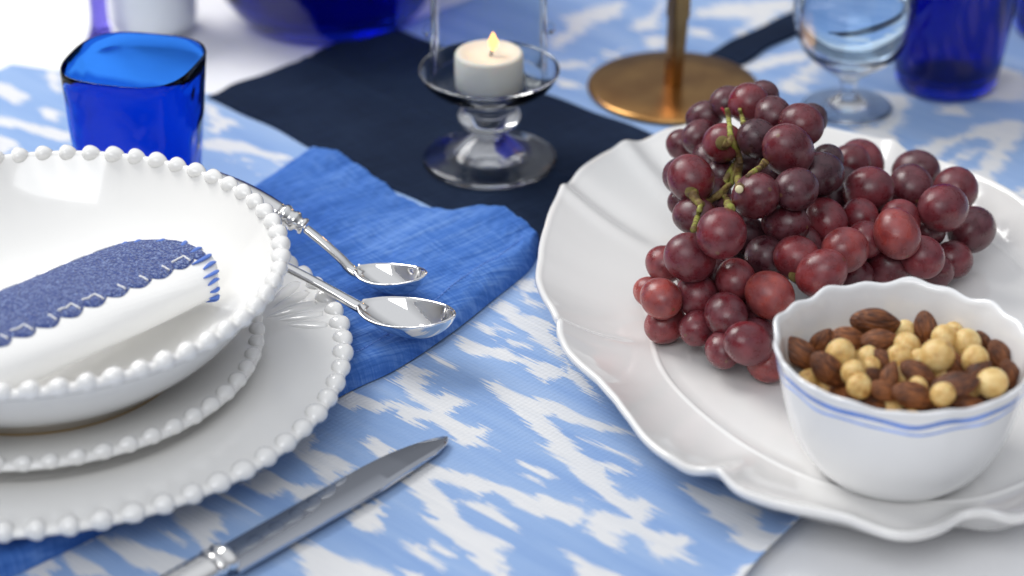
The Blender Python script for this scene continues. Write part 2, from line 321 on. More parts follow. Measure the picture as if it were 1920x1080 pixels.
def ikat_cloth():
    e = np.array([.560, .828]); n_ = np.array([-e[1], e[0]])          # along the visible edge, and away from it
    o0 = P(1410, 1080)[:2]
    st = .0032
    S = np.arange(-.30, 1.15, st); T = np.concatenate([np.linspace(0, .02, 9)[:-1], np.arange(.02, .62, st)])
    # keep the sheet right of the edge only far beyond the serving plate
    SS, TT = np.meshgrid(S, T); wob = .0009*np.sin(SS*31)+.0007*np.sin(SS*77+1)
    X = o0[0]+SS*e[0]+(TT+wob*np.exp(-TT/.02))*n_[0]; Y = o0[1]+SS*e[1]+(TT+wob*np.exp(-TT/.02))*n_[1]
    # far on the right the cloth runs wider: shear its edge outwards behind the plate
    far = np.clip((SS-.16)/.10, 0, 1); w = (1-TT/.62)
    X = X+far*w*.42
    lift = np.exp(-TT/.005)*(.0034+.0018*np.sin(SS*24+.5))*np.clip((.45-SS)/.2, 0, 1)
    Z = .0009*np.sin(X*11+2)*np.sin(Y*9)+.0004*np.sin(X*35+Y*21)+lift
    Z = Z-Z.min()*0
    pts = np.stack([X.ravel(), Y.ravel()], 1); n = len(pts)
    sd = np.full(n, 1e9); ins = np.zeros(n, bool)
    for poly in MOT:
        q = np.array([P(*p)[:2] for p in poly]); a = q; b = np.roll(q, -1, 0)
        lo = q.min(0)-.035; hi = q.max(0)+.035
        sel = np.where(((pts >= lo) & (pts <= hi)).all(1))[0]
        if not len(sel): continue
        p = pts[sel]; inside = np.zeros(len(sel), bool); dm = np.full(len(sel), 1e9)
        for k in range(len(a)):
            ab = b[k]-a[k]; ap = p-a[k]; t = np.clip((ap@ab)/(ab@ab+1e-12), 0, 1)
            dm = np.minimum(dm, np.hypot(*(ap-t[:, None]*ab).T))
            c = ((a[k, 1] > p[:, 1]) != (b[k, 1] > p[:, 1])); 
            xi = (b[k, 0]-a[k, 0])*(p[:, 1]-a[k, 1])/(b[k, 1]-a[k, 1]+1e-15)+a[k, 0]
            inside ^= c & (p[:, 0] < xi)
        sd[sel] = np.minimum(sd[sel], dm); ins[sel] |= inside
    val = np.where(ins, np.minimum(sd, .03), -np.minimum(sd, .03))
    # outside the traced stretch of the cloth the pattern goes on in the same manner
    q = np.stack([pts[:, 0], pts[:, 1]-CAM[1], np.full(n, -CAM[2])], 1); wd = q@FW
    px = 960+FPX*(q@RT)/wd; py = 540-FPX*(q@UP)/wd
    out = (px < -40) | (px > 1960) | (py > 1110) | (py < -30)
    u = (pts@np.array([.73, -.68])); v_ = (pts@np.array([.68, .73]))
    gen = .010*(np.sin(u*42+3*np.sin(v_*27))+np.sin(v_*95+2.2*np.sin(u*31+1)))-.004
    val = np.where(out, gen, val).reshape(SS.shape)
    gx = np.gradient(val, st, axis=1); gy = np.gradient(val, st, axis=0)
    gu = np.abs(gx*(e@np.array([.73, -.68]))+gy*(n_@np.array([.73, -.68])))
    nx = len(S); ny = len(T)
    F = [(j*nx+i, (j+1)*nx+i, (j+1)*nx+i+1, j*nx+i+1) for j in range(ny-1) for i in range(nx-1)]
    V = np.stack([X.ravel(), Y.ravel(), Z.ravel()], 1)
    m = bpy.data.meshes.new("patterned_cloth"); m.from_pydata(V.tolist(), [], F)
    for nm, arr in (("motif", val), ("endness", np.clip(gu, 0, 1.2))):
        at = m.attributes.new(nm, 'FLOAT', 'POINT'); at.data.foreach_set("value", arr.ravel().astype(np.float32))
    m.polygons.foreach_set("use_smooth", [True]*len(m.polygons)); m.materials.append(m_ikat)
    b = bmesh.new(); b.from_mesh(m)
    A1 = P(0, 118); A2 = P(390, 176); d = (A2-A1)/np.linalg.norm(A2-A1); nn1 = np.array([-d[1], d[0], 0])
    B1 = P(388, 186); B2 = P(715, 62); d2 = (B2-B1)/np.linalg.norm(B2-B1); nn2 = np.array([-d2[1], d2[0], 0])
    bmesh.ops.bisect_plane(b, geom=b.verts[:]+b.edges[:]+b.faces[:], plane_co=A1, plane_no=nn1, dist=1e-6)
    bmesh.ops.bisect_plane(b, geom=b.verts[:]+b.edges[:]+b.faces[:], plane_co=B1, plane_no=nn2, dist=1e-6)
    A1v, n1v, B1v, n2v = map(Vector, (A1, nn1, B1, nn2))
    kill = [f for f in b.faces if (f.calc_center_median()-A1v).dot(n1v) > 0 and (f.calc_center_median()-B1v).dot(n2v) > 0]
    bmesh.ops.delete(b, geom=kill, context='FACES')
    b.normal_update(); b.to_mesh(m); b.free()
    o = link(bpy.data.objects.new("patterned_cloth", m))
    md = o.modifiers.new("thickness", 'SOLIDIFY'); md.thickness = .0006; md.offset = -1
    return tag(o, "pale blue and white ikat patterned cotton cloth under the dishes", "cloth")
ikat_cloth()

def cloth_slab(name, corners, mat, thick, label, cat, waves=.0006, z0=.0006, n=70, fold=None):
    a, b, c, d = [np.array(P(*q, 0))[:2] for q in corners]   # a->b far edge, d->c near edge
    V = []; F = []
    for j in range(n):
        for i in range(n):
            u = i/(n-1); v = j/(n-1); p = (1-v)*((1-u)*a+u*b)+v*((1-u)*d+u*c)
            e = min(u, 1-u, v, 1-v); ed = math.sqrt(max(0, 1-(1-min(e/.012, 1))**2))
            z = z0+thick*(.2+.8*ed)+waves*(math.sin(7*u+5*v)+math.sin(13*v-4*u+1))*min(e/.05, 1)
            wx = (.0028*math.sin(11*v+2)+.001*math.sin(29*v))*(abs(u-.5)*2)**6; wy = (.0028*math.sin(9*u)+.001*math.sin(31*u+1))*(abs(v-.5)*2)**6
            if fold: z += fold(u, v)
            V.append((p[0]+wx, p[1]+wy, z))
    for j in range(n-1):
        for i in range(n-1): F.append((j*n+i, (j+1)*n+i, (j+1)*n+i+1, j*n+i+1))
    k = len(V); ring = [i for i in range(n)]+[j*n+n-1 for j in range(1, n)]+[(n-1)*n+i for i in range(n-2, -1, -1)]+[j*n for j in range(n-2, 0, -1)]
    for r in ring: V.append((V[r][0], V[r][1], .0002))
    m_ = len(ring)
    for i in range(m_): F.append((ring[i], ring[(i+1) % m_], k+(i+1) % m_, k+i))
    return tag(fix_normals(mesh(name, V, F, mat)), label, cat)
cloth_slab("navy_mat", [(716, 50), (1290, 288), (1035, 503), (386, 186)], m_navy, .0028,
           "dark navy cloth mat under the glass candle holder", "place mat", .0006, fold=lambda u, v: .0012*math.exp(-((v-.5)/.02)**2))
cloth_slab("navy_runner", [(1660, -70), (1715, -50), (1385, 128), (1305, 120)], m_navy, .002,
           "narrow navy cloth strip lying behind the brass candlestick", "table runner", .0003, n=40)

# ------------------------------------------------------------------ blue linen napkin
def blue_napkin():
    near = curve_smooth([P(1013, 446, .008), P(992, 492, .006), P(925, 553, .004), P(850, 612, .004), P(745, 682, .004), P(640, 733, .004), P(440, 853, .004), P(235, 968, .004), P(0, 1082, .004), P(-230, 1185, .004)], 150)[:, :2]
    far = curve_smooth([P(575, 284, .008), P(530, 316, .006), P(478, 350, .004), P(405, 405, .004), P(300, 470, .004), P(190, 545, .004), P(-20, 670, .004), P(-250, 800, .004), P(-480, 930, .004), P(-700, 1050, .004)], 150)[:, :2]
    top = [P(585, 279, .010), P(655, 300, .010), P(715, 338, .008), P(770, 366, .009), P(850, 398, .010), P(940, 398, .010), P(990, 425, .009), P(1013, 446, .008)]
    topc = curve_smooth(top, 90)[:, :2]
    nu, nv = 150, 90; V = []; F = []
    L0 = topc[0]; L1 = topc[-1]
    for i in range(nu):
        for j in range(nv):
            v = j/(nv-1); p = (1-v)*far[i]+v*near[i]
            corr = topc[j]-((1-v)*L0+v*L1); fade = math.exp(-(i/(nu-1))*9)
            p = p+corr*fade
            u = i/(nu-1); dn = (1-v)*.135; df = v*.135; de = u*.62
            H = .0105+.0035*math.exp(-((v-.10)/.10)**2)*math.exp(-u*5)+.0042*math.exp(-((v-.72)/.16)**2)*math.exp(-u*6)-.0034*math.exp(-((v-.43-.5*u)/.10)**2)*math.exp(-u*5)
            H += .0008*math.sin(22*u+9*v)+.0006*math.sin(60*v+14*u)+.0003*math.sin(150*v+3*math.sin(40*u))
            rr = .0085; f = 1.0
            for dd in (dn, df, de):
                f *= math.sqrt(max(0., 1-(1-min(dd/rr, 1))**2))
            V.append((p[0], p[1], .0012+(H-.0012)*f))
    for i in range(nu-1):
        for j in range(nv-1): F.append((i*nv+j, i*nv+j+1, (i+1)*nv+j+1, (i+1)*nv+j))
    V = np.array(V); r = thing("linen_napkin", (V[:, 0].mean(), V[:, 1].mean(), 0), "royal blue linen napkin folded under the stacked plates and spoons", "napkin")
    off = np.array(r.location); Vl = V-off
    k = len(Vl); ring = [j for j in range(nv)]+[i*nv+nv-1 for i in range(1, nu)]+[(nu-1)*nv+j for j in range(nv-2, -1, -1)]+[i*nv for i in range(nu-2, 0, -1)]
    Vl = np.vstack([Vl, [(Vl[q][0], Vl[q][1], .0012) for q in ring]]); m_ = len(ring)
    for i in range(m_): F.append((ring[i], ring[(i+1) % m_], k+(i+1) % m_, k+i))
    fix_normals(mesh("folded_cloth", Vl, F, m_linen, r))
    # hem stitch: short thread dashes set in from the front fold
    js = nv-9; line = [Vl[i*nv+js] for i in range(nu)]
    d = [0]
    for i in range(1, nu): d.append(d[-1]+np.linalg.norm(line[i]-line[i-1]))
    dash = []; s_ = 0.02; FF = []; VV = []
    while s_ < .20:
        p0 = np.array([np.interp(s_, d, [l[a] for l in line]) for a in range(3)]); p1 = np.array([np.interp(s_+.0021, d, [l[a] for l in line]) for a in range(3)])
        t = (p1-p0)/np.linalg.norm(p1-p0); sd_ = np.cross(t, (0, 0, 1)); b0 = len(VV)
        for pp in (p0, p1):
            for a_, h in ((-1, .0), (0, .00045), (1, .0)): VV.append(pp+sd_*a_*.00022+np.array([0, 0, h+.0001]))
        FF += [(b0, b0+1, b0+4, b0+3), (b0+1, b0+2, b0+5, b0+4)]; s_ += .0029
    mesh("hem_stitching", VV, FF, m_stitch, r)
blue_napkin()

# ------------------------------------------------------------------ beaded plates
CX, CY = -.2160, -.1030
def bead_mesh(nm, rt, rr, rz):
    def f(v):                                # x radial, y tangential, z up: a soft drop, steeper on one side
        x, y, z = v; t = y*(1.45 if y < 0 else .92); k = 1 if y > 0 else 1-.25*y*y
        return (x*rr*(1.35 if x < 0 else 1)*k, t*rt, z*rz*k)
    return ballmesh(nm, m_porc, f, 18, 10)
def beaded(name, label, prof, n, R, zr, rt, rr, rz, phase=0., foot=None, cx=CX, cy=CY, cat="plate"):
    r = thing(name, (cx, cy, 0), label, cat)
    lathe("plate_body" if cat == "plate" else "bowl_body", prof, m_porc, r, n=192, close=False)
    bm_ = bead_mesh("bead", rt, rr, rz)
    for k in range(n):
        a = 2*PI*(k+phase)/n; o = bpy.data.objects.new("bead", bm_); link(o, r)
        o.location = (R*math.cos(a), R*math.sin(a), zr); o.rotation_euler = (0, .12, a)
        o.scale = [1+rng.uniform(-.09, .09) for _ in range(3)]; o.rotation_euler.z += rng.uniform(-.05, .05)
    return r
def shell(top, thick, foot_r, foot_z):
    """closed dish section: top = inner surface from centre to rim"""
    top = [tuple(t) for t in curve_smooth(top, 26)]
    under = []
    for (r_, z_) in reversed(top):
        if r_ > foot_r+.006: under.append((r_-.0005, max(z_-thick, foot_z+.0012)))
    lip = [(top[-1][0]+.0020, top[-1][1]-.0001), (top[-1][0]+.0036, top[-1][1]-.0012), (top[-1][0]+.0034, top[-1][1]-.0028), (top[-1][0]+.0014, top[-1][1]-thick*.9)]
    return top+lip+under+[(foot_r+.003, foot_z+.0008), (foot_r+.0015, foot_z), (foot_r-.001, foot_z), (foot_r-.003, foot_z+.0015), (0, foot_z+.0015)]
charger = beaded("charger_plate", "largest white plate with a beaded rim, lowest of the stack", 
       shell([(0, .0155), (.05, .0155), (.088, .0155), (.097, .0168), (.112, .0188), (.128, .0206), (.1385, .0222)], .0042, .086, .0106),
       66, .1397, .0212, .0046, .0042, .0042, .3)
beaded("dinner_plate", "middle white beaded plate of the stack, between charger and bowl",
       shell([(0, .0200), (.055, .0200), (.066, .0208), (.08, .0245), (.092, .0275), (.0995, .0292)], .0036, .058, .0160),
       56, .1006, .0284, .0040, .0034, .0035, .1)
def relief():
    c = np.array([CX, CY]); q = P(585, 566, .022)[:2]-c; a0 = math.atan2(q[1], q[0])
    for k in range(5):
        a = a0+(k-2)*.085; n = 14; L_ = .026-.0022*abs(k-2)
        pts = []; rd = []
        for i in range(n):
            t = i/(n-1); R_ = .1335-L_*t; aa = a0+(a-a0)*(1-.55*t)
            pts.append((R_*math.cos(aa), R_*math.sin(aa), .0206-.0028*t)); rd.append(.0008+.0042*(math.sin(PI*min(1, t*.9+.12))**.8)*(1-.45*t))
        tube("relief_petal", pts, rd, m_porc, charger, 14, .42)
relief()
bowl_prof = shell([(0, .0285), (.045, .0288), (.063, .0305), (.078, .0365), (.092, .0475), (.103, .0600), (.1105, .0705)], .0055, .064, .0205)
bowl = beaded("beaded_bowl", "white bowl with a beaded rim on top of the plate stack", bowl_prof, 61, .1119, .0696, .0041, .0037, .0040, .45, cx=-.2145, cy=-.1015, cat="bowl")
lathe("foot_line", [(.0672, .0206), (.0676, .0212), (.0672, .0218), (.0668, .0212)], m_unglazed, bowl, n=128, close=True)

# ------------------------------------------------------------------ rolled white napkin with blue lace band
def rolled_napkin():
    m_wc = M("white_napkin_cotton", (.82, .815, .80), .8, Sheen_Weight=.1)
    bump(m_wc, mth(m_wc, 'ADD', noise(m_wc, coords(m_wc), 30, 4), mth(m_wc, 'MULTIPLY', weave(m_wc, 2600), .12)), .25, .0008)
    m_lace = M("blue_lace", (.07, .12, .36), .9, Sheen_Weight=.3)
    v = coords(m_lace); vo = N(m_lace, "TexVoronoi"); L(m_lace, v, vo.inputs["Vector"]); vo.inputs["Scale"].default_value = 800
    nz = noise(m_lace, v, 420, 3)
    L(m_lace, ramp(m_lace, mth(m_lace, 'MULTIPLY', mth(m_lace, 'ADD', vo.outputs["Distance"], nz), .7), [(.30, (.30, .38, .62)), (.52, (.16, .225, .46)), (.72, (.045, .075, .25))]), B(m_lace).inputs["Base Color"])
    bump(m_lace, mth(m_lace, 'ADD', mth(m_lace, 'MULTIPLY', vo.outputs["Distance"], -1), nz), .9, .0011)
    m_hem = M("blue_hem_thread", (.09, .18, .55), .8, Sheen_Weight=.3)
    m_wt = M("white_thread", (.82, .82, .82), .8)
    # axis from its open right end to the left, beyond the frame
    zc = .058
    e1 = P(350, 493, .052); e0 = P(-260, 756, .066)
    r = thing("rolled_napkin", (e1[0], e1[1], .035), "rolled white napkin with a blue lace band lying in the bowl", "napkin")
    o_ = np.array(r.location)
    ax = e1-e0; Lg = np.linalg.norm(ax); ax /= Lg; sd_ = np.cross(ax, (0, 0, 1)); sd_ /= np.linalg.norm(sd_); up = np.cross(sd_, ax)
    hw, hh = .0300, .0108
    def sec(t):
        c, s = math.cos(t), math.sin(t); ex = .78
        return hw*math.copysign(abs(c)**ex, c), hh*math.copysign(abs(s)**ex, s)
    nt_, ns = 72, 60; V = []; F = []
    def pt(t, s, inset=0.0):
        """t angle round the roll (0 = front side, pi/2 = top), s 0..1 along"""
        x, y = sec(t); sag = .0004*math.sin(6*s+2*math.cos(t))+.0003*math.sin(17*s+3*t)
        slant = -.020*max(0, -x/hw)**1.2-.003*max(0, x/hw)**2        # the end is not cut square
        rnd = .007*((abs(x)/hw)**4)
        L_ = Lg*s
        if s > .85: L_ = Lg*s+((s-.85)/.15)*(slant-rnd)
        k = 1-inset
        return e0+ax*L_+sd_*x*k+up*(y*k+sag)
    for i in range(ns):
        s = 1-(1-i/(ns-1))**1.0
        for k in range(nt_): V.append(pt(2*PI*k/nt_, s)-o_)
    for i in range(ns-1):
        for k in range(nt_): F.append((i*nt_+k, i*nt_+(k+1) % nt_, (i+1)*nt_+(k+1) % nt_, (i+1)*nt_+k))
    # rounded hem and the inside of the roll
    for q, (ins, back) in enumerate([(.03, .0005), (.07, -.0002), (.10, -.002), (.11, -.02)]):
        b0 = len(V)
        for k in range(nt_): V.append(pt(2*PI*k/nt_, 1, ins)+ax*back-o_)
        pb = (ns-1)*nt_ if q == 0 else b0-nt_
        for k in range(nt_): F.append((pb+k, pb+(k+1) % nt_, b0+(k+1) % nt_, b0+k))
    F.append(tuple(range(len(V)-nt_, len(V)))); F.append(tuple(range(nt_))[::-1])
    roll = fix_normals(mesh("roll", V, F, m_wc, r))
    # lace band over the back shoulder of the top, with scalloped edges
    def surf(t, s, h): 
        p = pt(t, s); c = e0+ax*Lg*s+np.array([0, 0, 0]); n_ = sd_*math.cos(t)*.45+up*math.sin(t); n_ /= np.linalg.norm(n_); return p+n_*h-o_
    t_lo, t_hi = LACE
    V = []; F = []; n1, n2 = 260, 22
    for i in range(n1):
        s = .02+.965*i/(n1-1)
        ph = (s*Lg/.0135) % 1; sc_ = math.sin(PI*ph)**.6
        a = t_lo-.14*sc_+.02*math.sin(s*90); b_ = t_hi+.06*sc_
        for j in range(n2):
            f = j/(n2-1); t = a+(b_-a)*f; ed = min(1, min(f, 1-f)/.06)
            V.append(surf(t, s, .0002+.0008*math.sqrt(ed)+.00025*random.random()*ed))
    for i in range(n1-1):
        for j in range(n2-1): F.append((i*n2+j, (i+1)*n2+j, (i+1)*n2+j+1, i*n2+j+1))
    lace = mesh("lace_band", V, F, m_lace, r)
    # white threads: an angled mark in every scallop
    k = 0
    while (k+1)*.0135 < Lg*.97:
        s0 = (k+.12)*.0135/Lg; s1 = (k+.72)*.0135/Lg
        for (tb, tm) in ((t_lo, .10), (t_hi, -.09)):
            if random.random() < .08: continue
            pa = [(tb+tm*1.1, s0), (tb+tm*1.0, (s0+s1)/2), (tb+tm*1.2, s1), (tb+tm*.2, s1+.0010), (tb-tm*.9, s1)]
            if random.random() < .3: pa = pa[2:]
            pts = []
            for a_, b_ in zip(pa[:-1], pa[1:]):
                for f in (0, .33, .66): pts.append(surf(a_[0]+(b_[0]-a_[0])*f+random.uniform(-.012, .012), a_[1]+(b_[1]-a_[1])*f+random.uniform(-.0012, .0012), .0013))
            tube("white_thread", pts, [.00046]*len(pts), m_wt, lace, 6)
        k += 1
    # blue whip stitches round the hem at the open end
    for k in range(17):
        t = -.75+k*(PI+.9)/16
        j1, j2 = random.uniform(-.03, .03), random.uniform(-.05, .05)
        p = [surf(t+j1, 1-.0125/Lg*random.uniform(.6, 1.1), .0004), surf(t+.03+j2, 1-.0035/Lg, .0009), surf(t+.05, 1.0, .0004)]
        q = curve_smooth(p, 7); tube("hem_stitch", q, [.0004, .0009, .0012, .0013, .0012, .0009, .0004], m_hem, roll, 8, .5)
LACE = (1.16, 2.50)
rolled_napkin()

# ------------------------------------------------------------------ cutlery
def spoon(label, tip, ang, bl, bw, depth, z0, stem, handle_l, rise=1.0):
    """tip: world xy of the tip; ang: direction from tip to handle"""
    r = thing("teaspoon", (tip[0], tip[1], z0), label, "spoon"); r.rotation_euler = (0, 0, ang)
    ns_, nt_ = 44, 25; V = []; F = []
    for i in range(ns_):
        s = i/(ns_-1); x = s*bl
        w = bw/2*max(.0, 1-abs((s-.54)/.54 if s < .54 else (s-.54)/.47)**2.0)**.56
        if s > .93: w = max(w, .0036)
        w = max(w, .0005)
        rim = depth+.0062*(1-s)**1.5+.0018*s**3
        dp = (rim-.0012)*(max(0, math.sin(PI*min(1, s**.85)))**.8)
        for j in range(nt_):
            t = -1+2*j/(nt_-1); V.append((x, w*t, rim-dp*(1-abs(t)**2.3)))
    for i in range(ns_-1):
        for j in range(nt_-1): F.append((i*nt_+j, (i+1)*nt_+j, (i+1)*nt_+j+1, i*nt_+j+1))
    b = mesh("spoon_bowl", V, F, m_silver, r); md = b.modifiers.new("thickness", 'SOLIDIFY'); md.thickness = .0013; md.offset = 1
    sb = b.modifiers.new("smooth", 'SUBSURF'); sb.levels = 1; sb.render_levels = 1
    zz = depth+.0018; e = stem
    st = curve_smooth([(bl-.004, 0, zz-.0030), (bl+.002, 0, zz-.0010), (bl+e*.3, 0, zz+.0045*rise), (bl+e*.65, 0, zz+.0115*rise), (bl+e, 0, zz+.0175*rise)], 18)
    tube("stem", st, list(np.interp(np.linspace(0, 1, 18), [0, .15, .5, 1], [.0030, .0036, .0029, .0027])), m_silver, r, 16, .7)
    x0 = bl+e-.001; zc = zz+.0173*rise; k = .42 if rise == 1 else .0
    prof = [(0, .0028), (.0010, .0044), (.0022, .0046), (.0032, .0036), (.0044, .0036), (.0054, .0052), (.0070, .0054), (.0080, .0046), (.0094, .0048), (.0108, .0058), (.0124, .0058), (.0134, .0050)]
    
    ms = np.linspace(.0134, handle_l, 22); hr = [.0052+.0016*math.sin(PI*min(1, (m_-.0134)/(handle_l-.0134))) for m_ in ms]
    hd = tube("handle", [(x0+a, 0, zc+k*.0134+(.33 if rise == 1 else -.05)*(a-.0134)) for a in ms], hr, m_silver, r, 20, .85)
    tube("collar", [(x0+a, 0, zc+k*a) for a, _ in prof], [q for _, q in prof], m_silver, hd, 20)
    return r
t1 = P(854, 591, .0290)
spoon("front silver teaspoon on the blue napkin, nearest to the viewer", t1, math.radians(157), .050, .0305, .0102, .0122, .046, .030, .80)
t2 = P(801, 513, .0272)
spoon("smaller silver spoon behind the front teaspoon, with ringed collar on its handle", t2, math.radians(159), .038, .0235, .0085, .0122, .026, .05)

def knife():
    tip = P(839, 817, .004); back = P(420, 1056, .004)
    d = back-tip; Lb = np.linalg.norm(d[:2]); a = math.atan2(d[1], d[0])
    r = thing("table_knife", (tip[0], tip[1], .0022), "silver table knife with a polished steel blade on the patterned cloth", "knife"); r.rotation_euler = (math.radians(3.6), 0, a)
    n = 70; V = []; F = []
    for i in range(n):
        s = (i/(n-1))**1.4; x = s*Lb
        # y>0 side is towards the viewer's lower right: the thick spine
        sp = .0050*min(1, (x/.05))**.75*1.0+.0045*min(1, x/.012)**.5
        ed = -(.0098*(1-(1-min(1, x/.052))**2.0)**.62)
        th = .0011+.0012*min(1, x/.03)
        if i == 0: sp = .0002; ed = -.0002
        th = .0016+.0012*min(1, x/.03); V += [(x, ed, th*.90), (x, ed*.55, th*.97), (x, 0, th), (x, sp*.74, th), (x, sp*.96, th*.62), (x, sp, .0005), (x, 0, .0), (x, ed, .0002)]
    k = 8
    for i in range(n-1):
        for j in range(k): F.append((i*k+j, i*k+(j+1) % k, (i+1)*k+(j+1) % k, (i+1)*k+j))
    F.append(tuple(range(k))); F.append(tuple((n-1)*k+j for j in range(k)))
    b = fix_normals(mesh("blade", V, F, m_steel, r, smooth=True))
    b.modifiers.new("edges", 'EDGE_SPLIT').split_angle = math.radians(28)
    x0 = Lb-.002; prof = [(0, .0075), (.0012, .0086), (.0030, .0088), (.0042, .0076), (.0056, .0076), (.0068, .0084), (.0086, .0085), (.0098, .0078)]
    tube("collar", [(x0+q, .0003, .0045) for q, _ in prof], [w for _, w in prof], m_silver, r, 28, .62)
    xs = [.0098+i*.0040 for i in range(22)]
    pts = []; rd = []
    for q in xs: pts += [(x0+q, .0003, .0045), (x0+q+.002, .0003, .0045)]; rd += [.0083, .0078]
    tube("handle", pts, rd, m_silver, r, 28, .62)
knife()

# ------------------------------------------------------------------ serving plate
SPC = np.array([.165, -.050])
def serving_plate():
    zr = .026
    outer = [(1003,520),(1008,480),(1020,425),(1038,380),(1060,345),(1088,315),(1130,285),(1190,258),(1250,239),(1310,230),(1380,226),(1460,229),(1542,241),(1592,250),(1667,264),(1722,284),(1764,298),(1819,318),(1861,340),(1920,378),
             (1990,430),(2050,500),(2080,580),(2075,680),(2060,760),(2040,850),(1990,930),(1925,972),(1870,972),(1835,960),(1812,952),(1790,966),(1760,990),(1720,1003),(1675,1003),(1630,989),(1590,973),(1545,966),(1490,958),(1430,945),(1385,928),(1355,905),(1338,888),(1318,880),(1280,873),(1240,852),(1205,820),(1178,782),(1150,745),(1118,712),(1085,688),(1058,662),(1043,630),(1044,604),(1036,586),(1018,560)]
    q = np.array([P(*p, zr)[:2] for p in outer])-SPC; th = np.arctan2(q[:, 1], q[:, 0]); rr = np.hypot(*q.T); o = np.argsort(th); th, rr = th[o], rr[o]
    n = 720; A = np.linspace(-PI, PI, n, endpoint=False)
    R = np.interp(A, np.r_[th-2*PI, th, th+2*PI], np.r_[rr, rr, rr])
    ker = np.exp(-np.linspace(-2.2, 2.2, 13)**2); ker /= ker.sum(); R = np.convolve(np.r_[R[-6:], R, R[:6]], ker, 'valid')
    well = [P(*p, .010)[:2]-SPC for p in [(1225,625),(1240,690),(1290,750),(1350,800),(1420,848),(1500,888),(1570,916)]]+[np.array(p)-SPC for p in [(.19, -.205), (.235, -.175), (.268, -.12), (.278, -.05), (.262, .01), (.22, .06), (.16, .082), (.105, .060), (.075, .01), (.0655, -.04)]]
    wq = np.array(well); wt = np.arctan2(wq[:, 1], wq[:, 0]); wr = np.hypot(*wq.T); o = np.argsort(wt); wt, wr = wt[o], wr[o]
    Wl = np.interp(A, np.r_[wt-2*PI, wt, wt+2*PI], np.r_[wr, wr, wr])
    ker = np.exp(-np.linspace(-2.2, 2.2, 61)**2); ker /= ker.sum(); Wl = np.convolve(np.r_[Wl[-30:], Wl, Wl[:30]], ker, 'valid')
    Wl = np.minimum(Wl, R-.022)
    notch = []
    for p in [(1043,600),(1318,882),(1812,953),(1060,345),(1190,258),(2070,620),(1700,276),(1420,226)]:
        v = P(*p, zr)[:2]-SPC; notch.append(math.atan2(v[1], v[0]))
    r = thing("serving_plate", (SPC[0], SPC[1], 0), "large white scalloped serving plate holding the grapes and the nut bowl", "serving plate")
    V = []; F = []
    qs = np.linspace(0, 1, 30)
    cnt = None
    for i, a in enumerate(A):
        w, R_ = Wl[i], R[i]; c, s = math.cos(a), math.sin(a); row = []
        dn = [((a-t+PI) % (2*PI))-PI for t in notch]
        zrim = zr+.0012*math.cos(7*a+1)
        for f in (0.02, .3, .6, .8, .93, .975): row.append((w*f, .0090))
        row.append((w*.985, .0096)); row.append((w, .0103)); row.append((w*1.006, .0098))
        for f in qs[1:]:
            rad = w*1.006+(R_-.0036-w*1.006)*f
            z = .0098+(zrim-.0098)*(.28*f+.72*f**1.9)
            for d_ in dn:
                wd_ = .030+.030*(1-f)
                z += (f**.8)*(.0032*math.exp(-((d_-.045)/wd_)**2)-.0034*math.exp(-((d_+.03)/(wd_*1.5))**2))*(1-.35*f)
            row.append((rad, z))
        zl = row[-1][1]
        row += [(R_-.0018, zl+.0012), (R_-.0004, zl+.0006), (R_, zl-.0010), (R_-.0010, zl-.0030), (R_-.0040, zl-.0044)]
        row += [(w+(R_-w)*.6, .0095), (w+(R_-w)*.25, .0045), (w*.97, .0012), (w*.95, .0012), (w*.93, .0030), (.001, .0030)]
        cnt = len(row)
        for rad, z in row: V.append((rad*c, rad*s, z))
    for i in range(n):
        j = (i+1) % n
        for t in range(cnt-1): F.append((i*cnt+t, j*cnt+t, j*cnt+t+1, i*cnt+t+1))
    F.append(tuple(i*cnt for i in range(n))[::-1])
    fix_normals(mesh("plate_body", V, F, m_serv, r))
serving_plate()

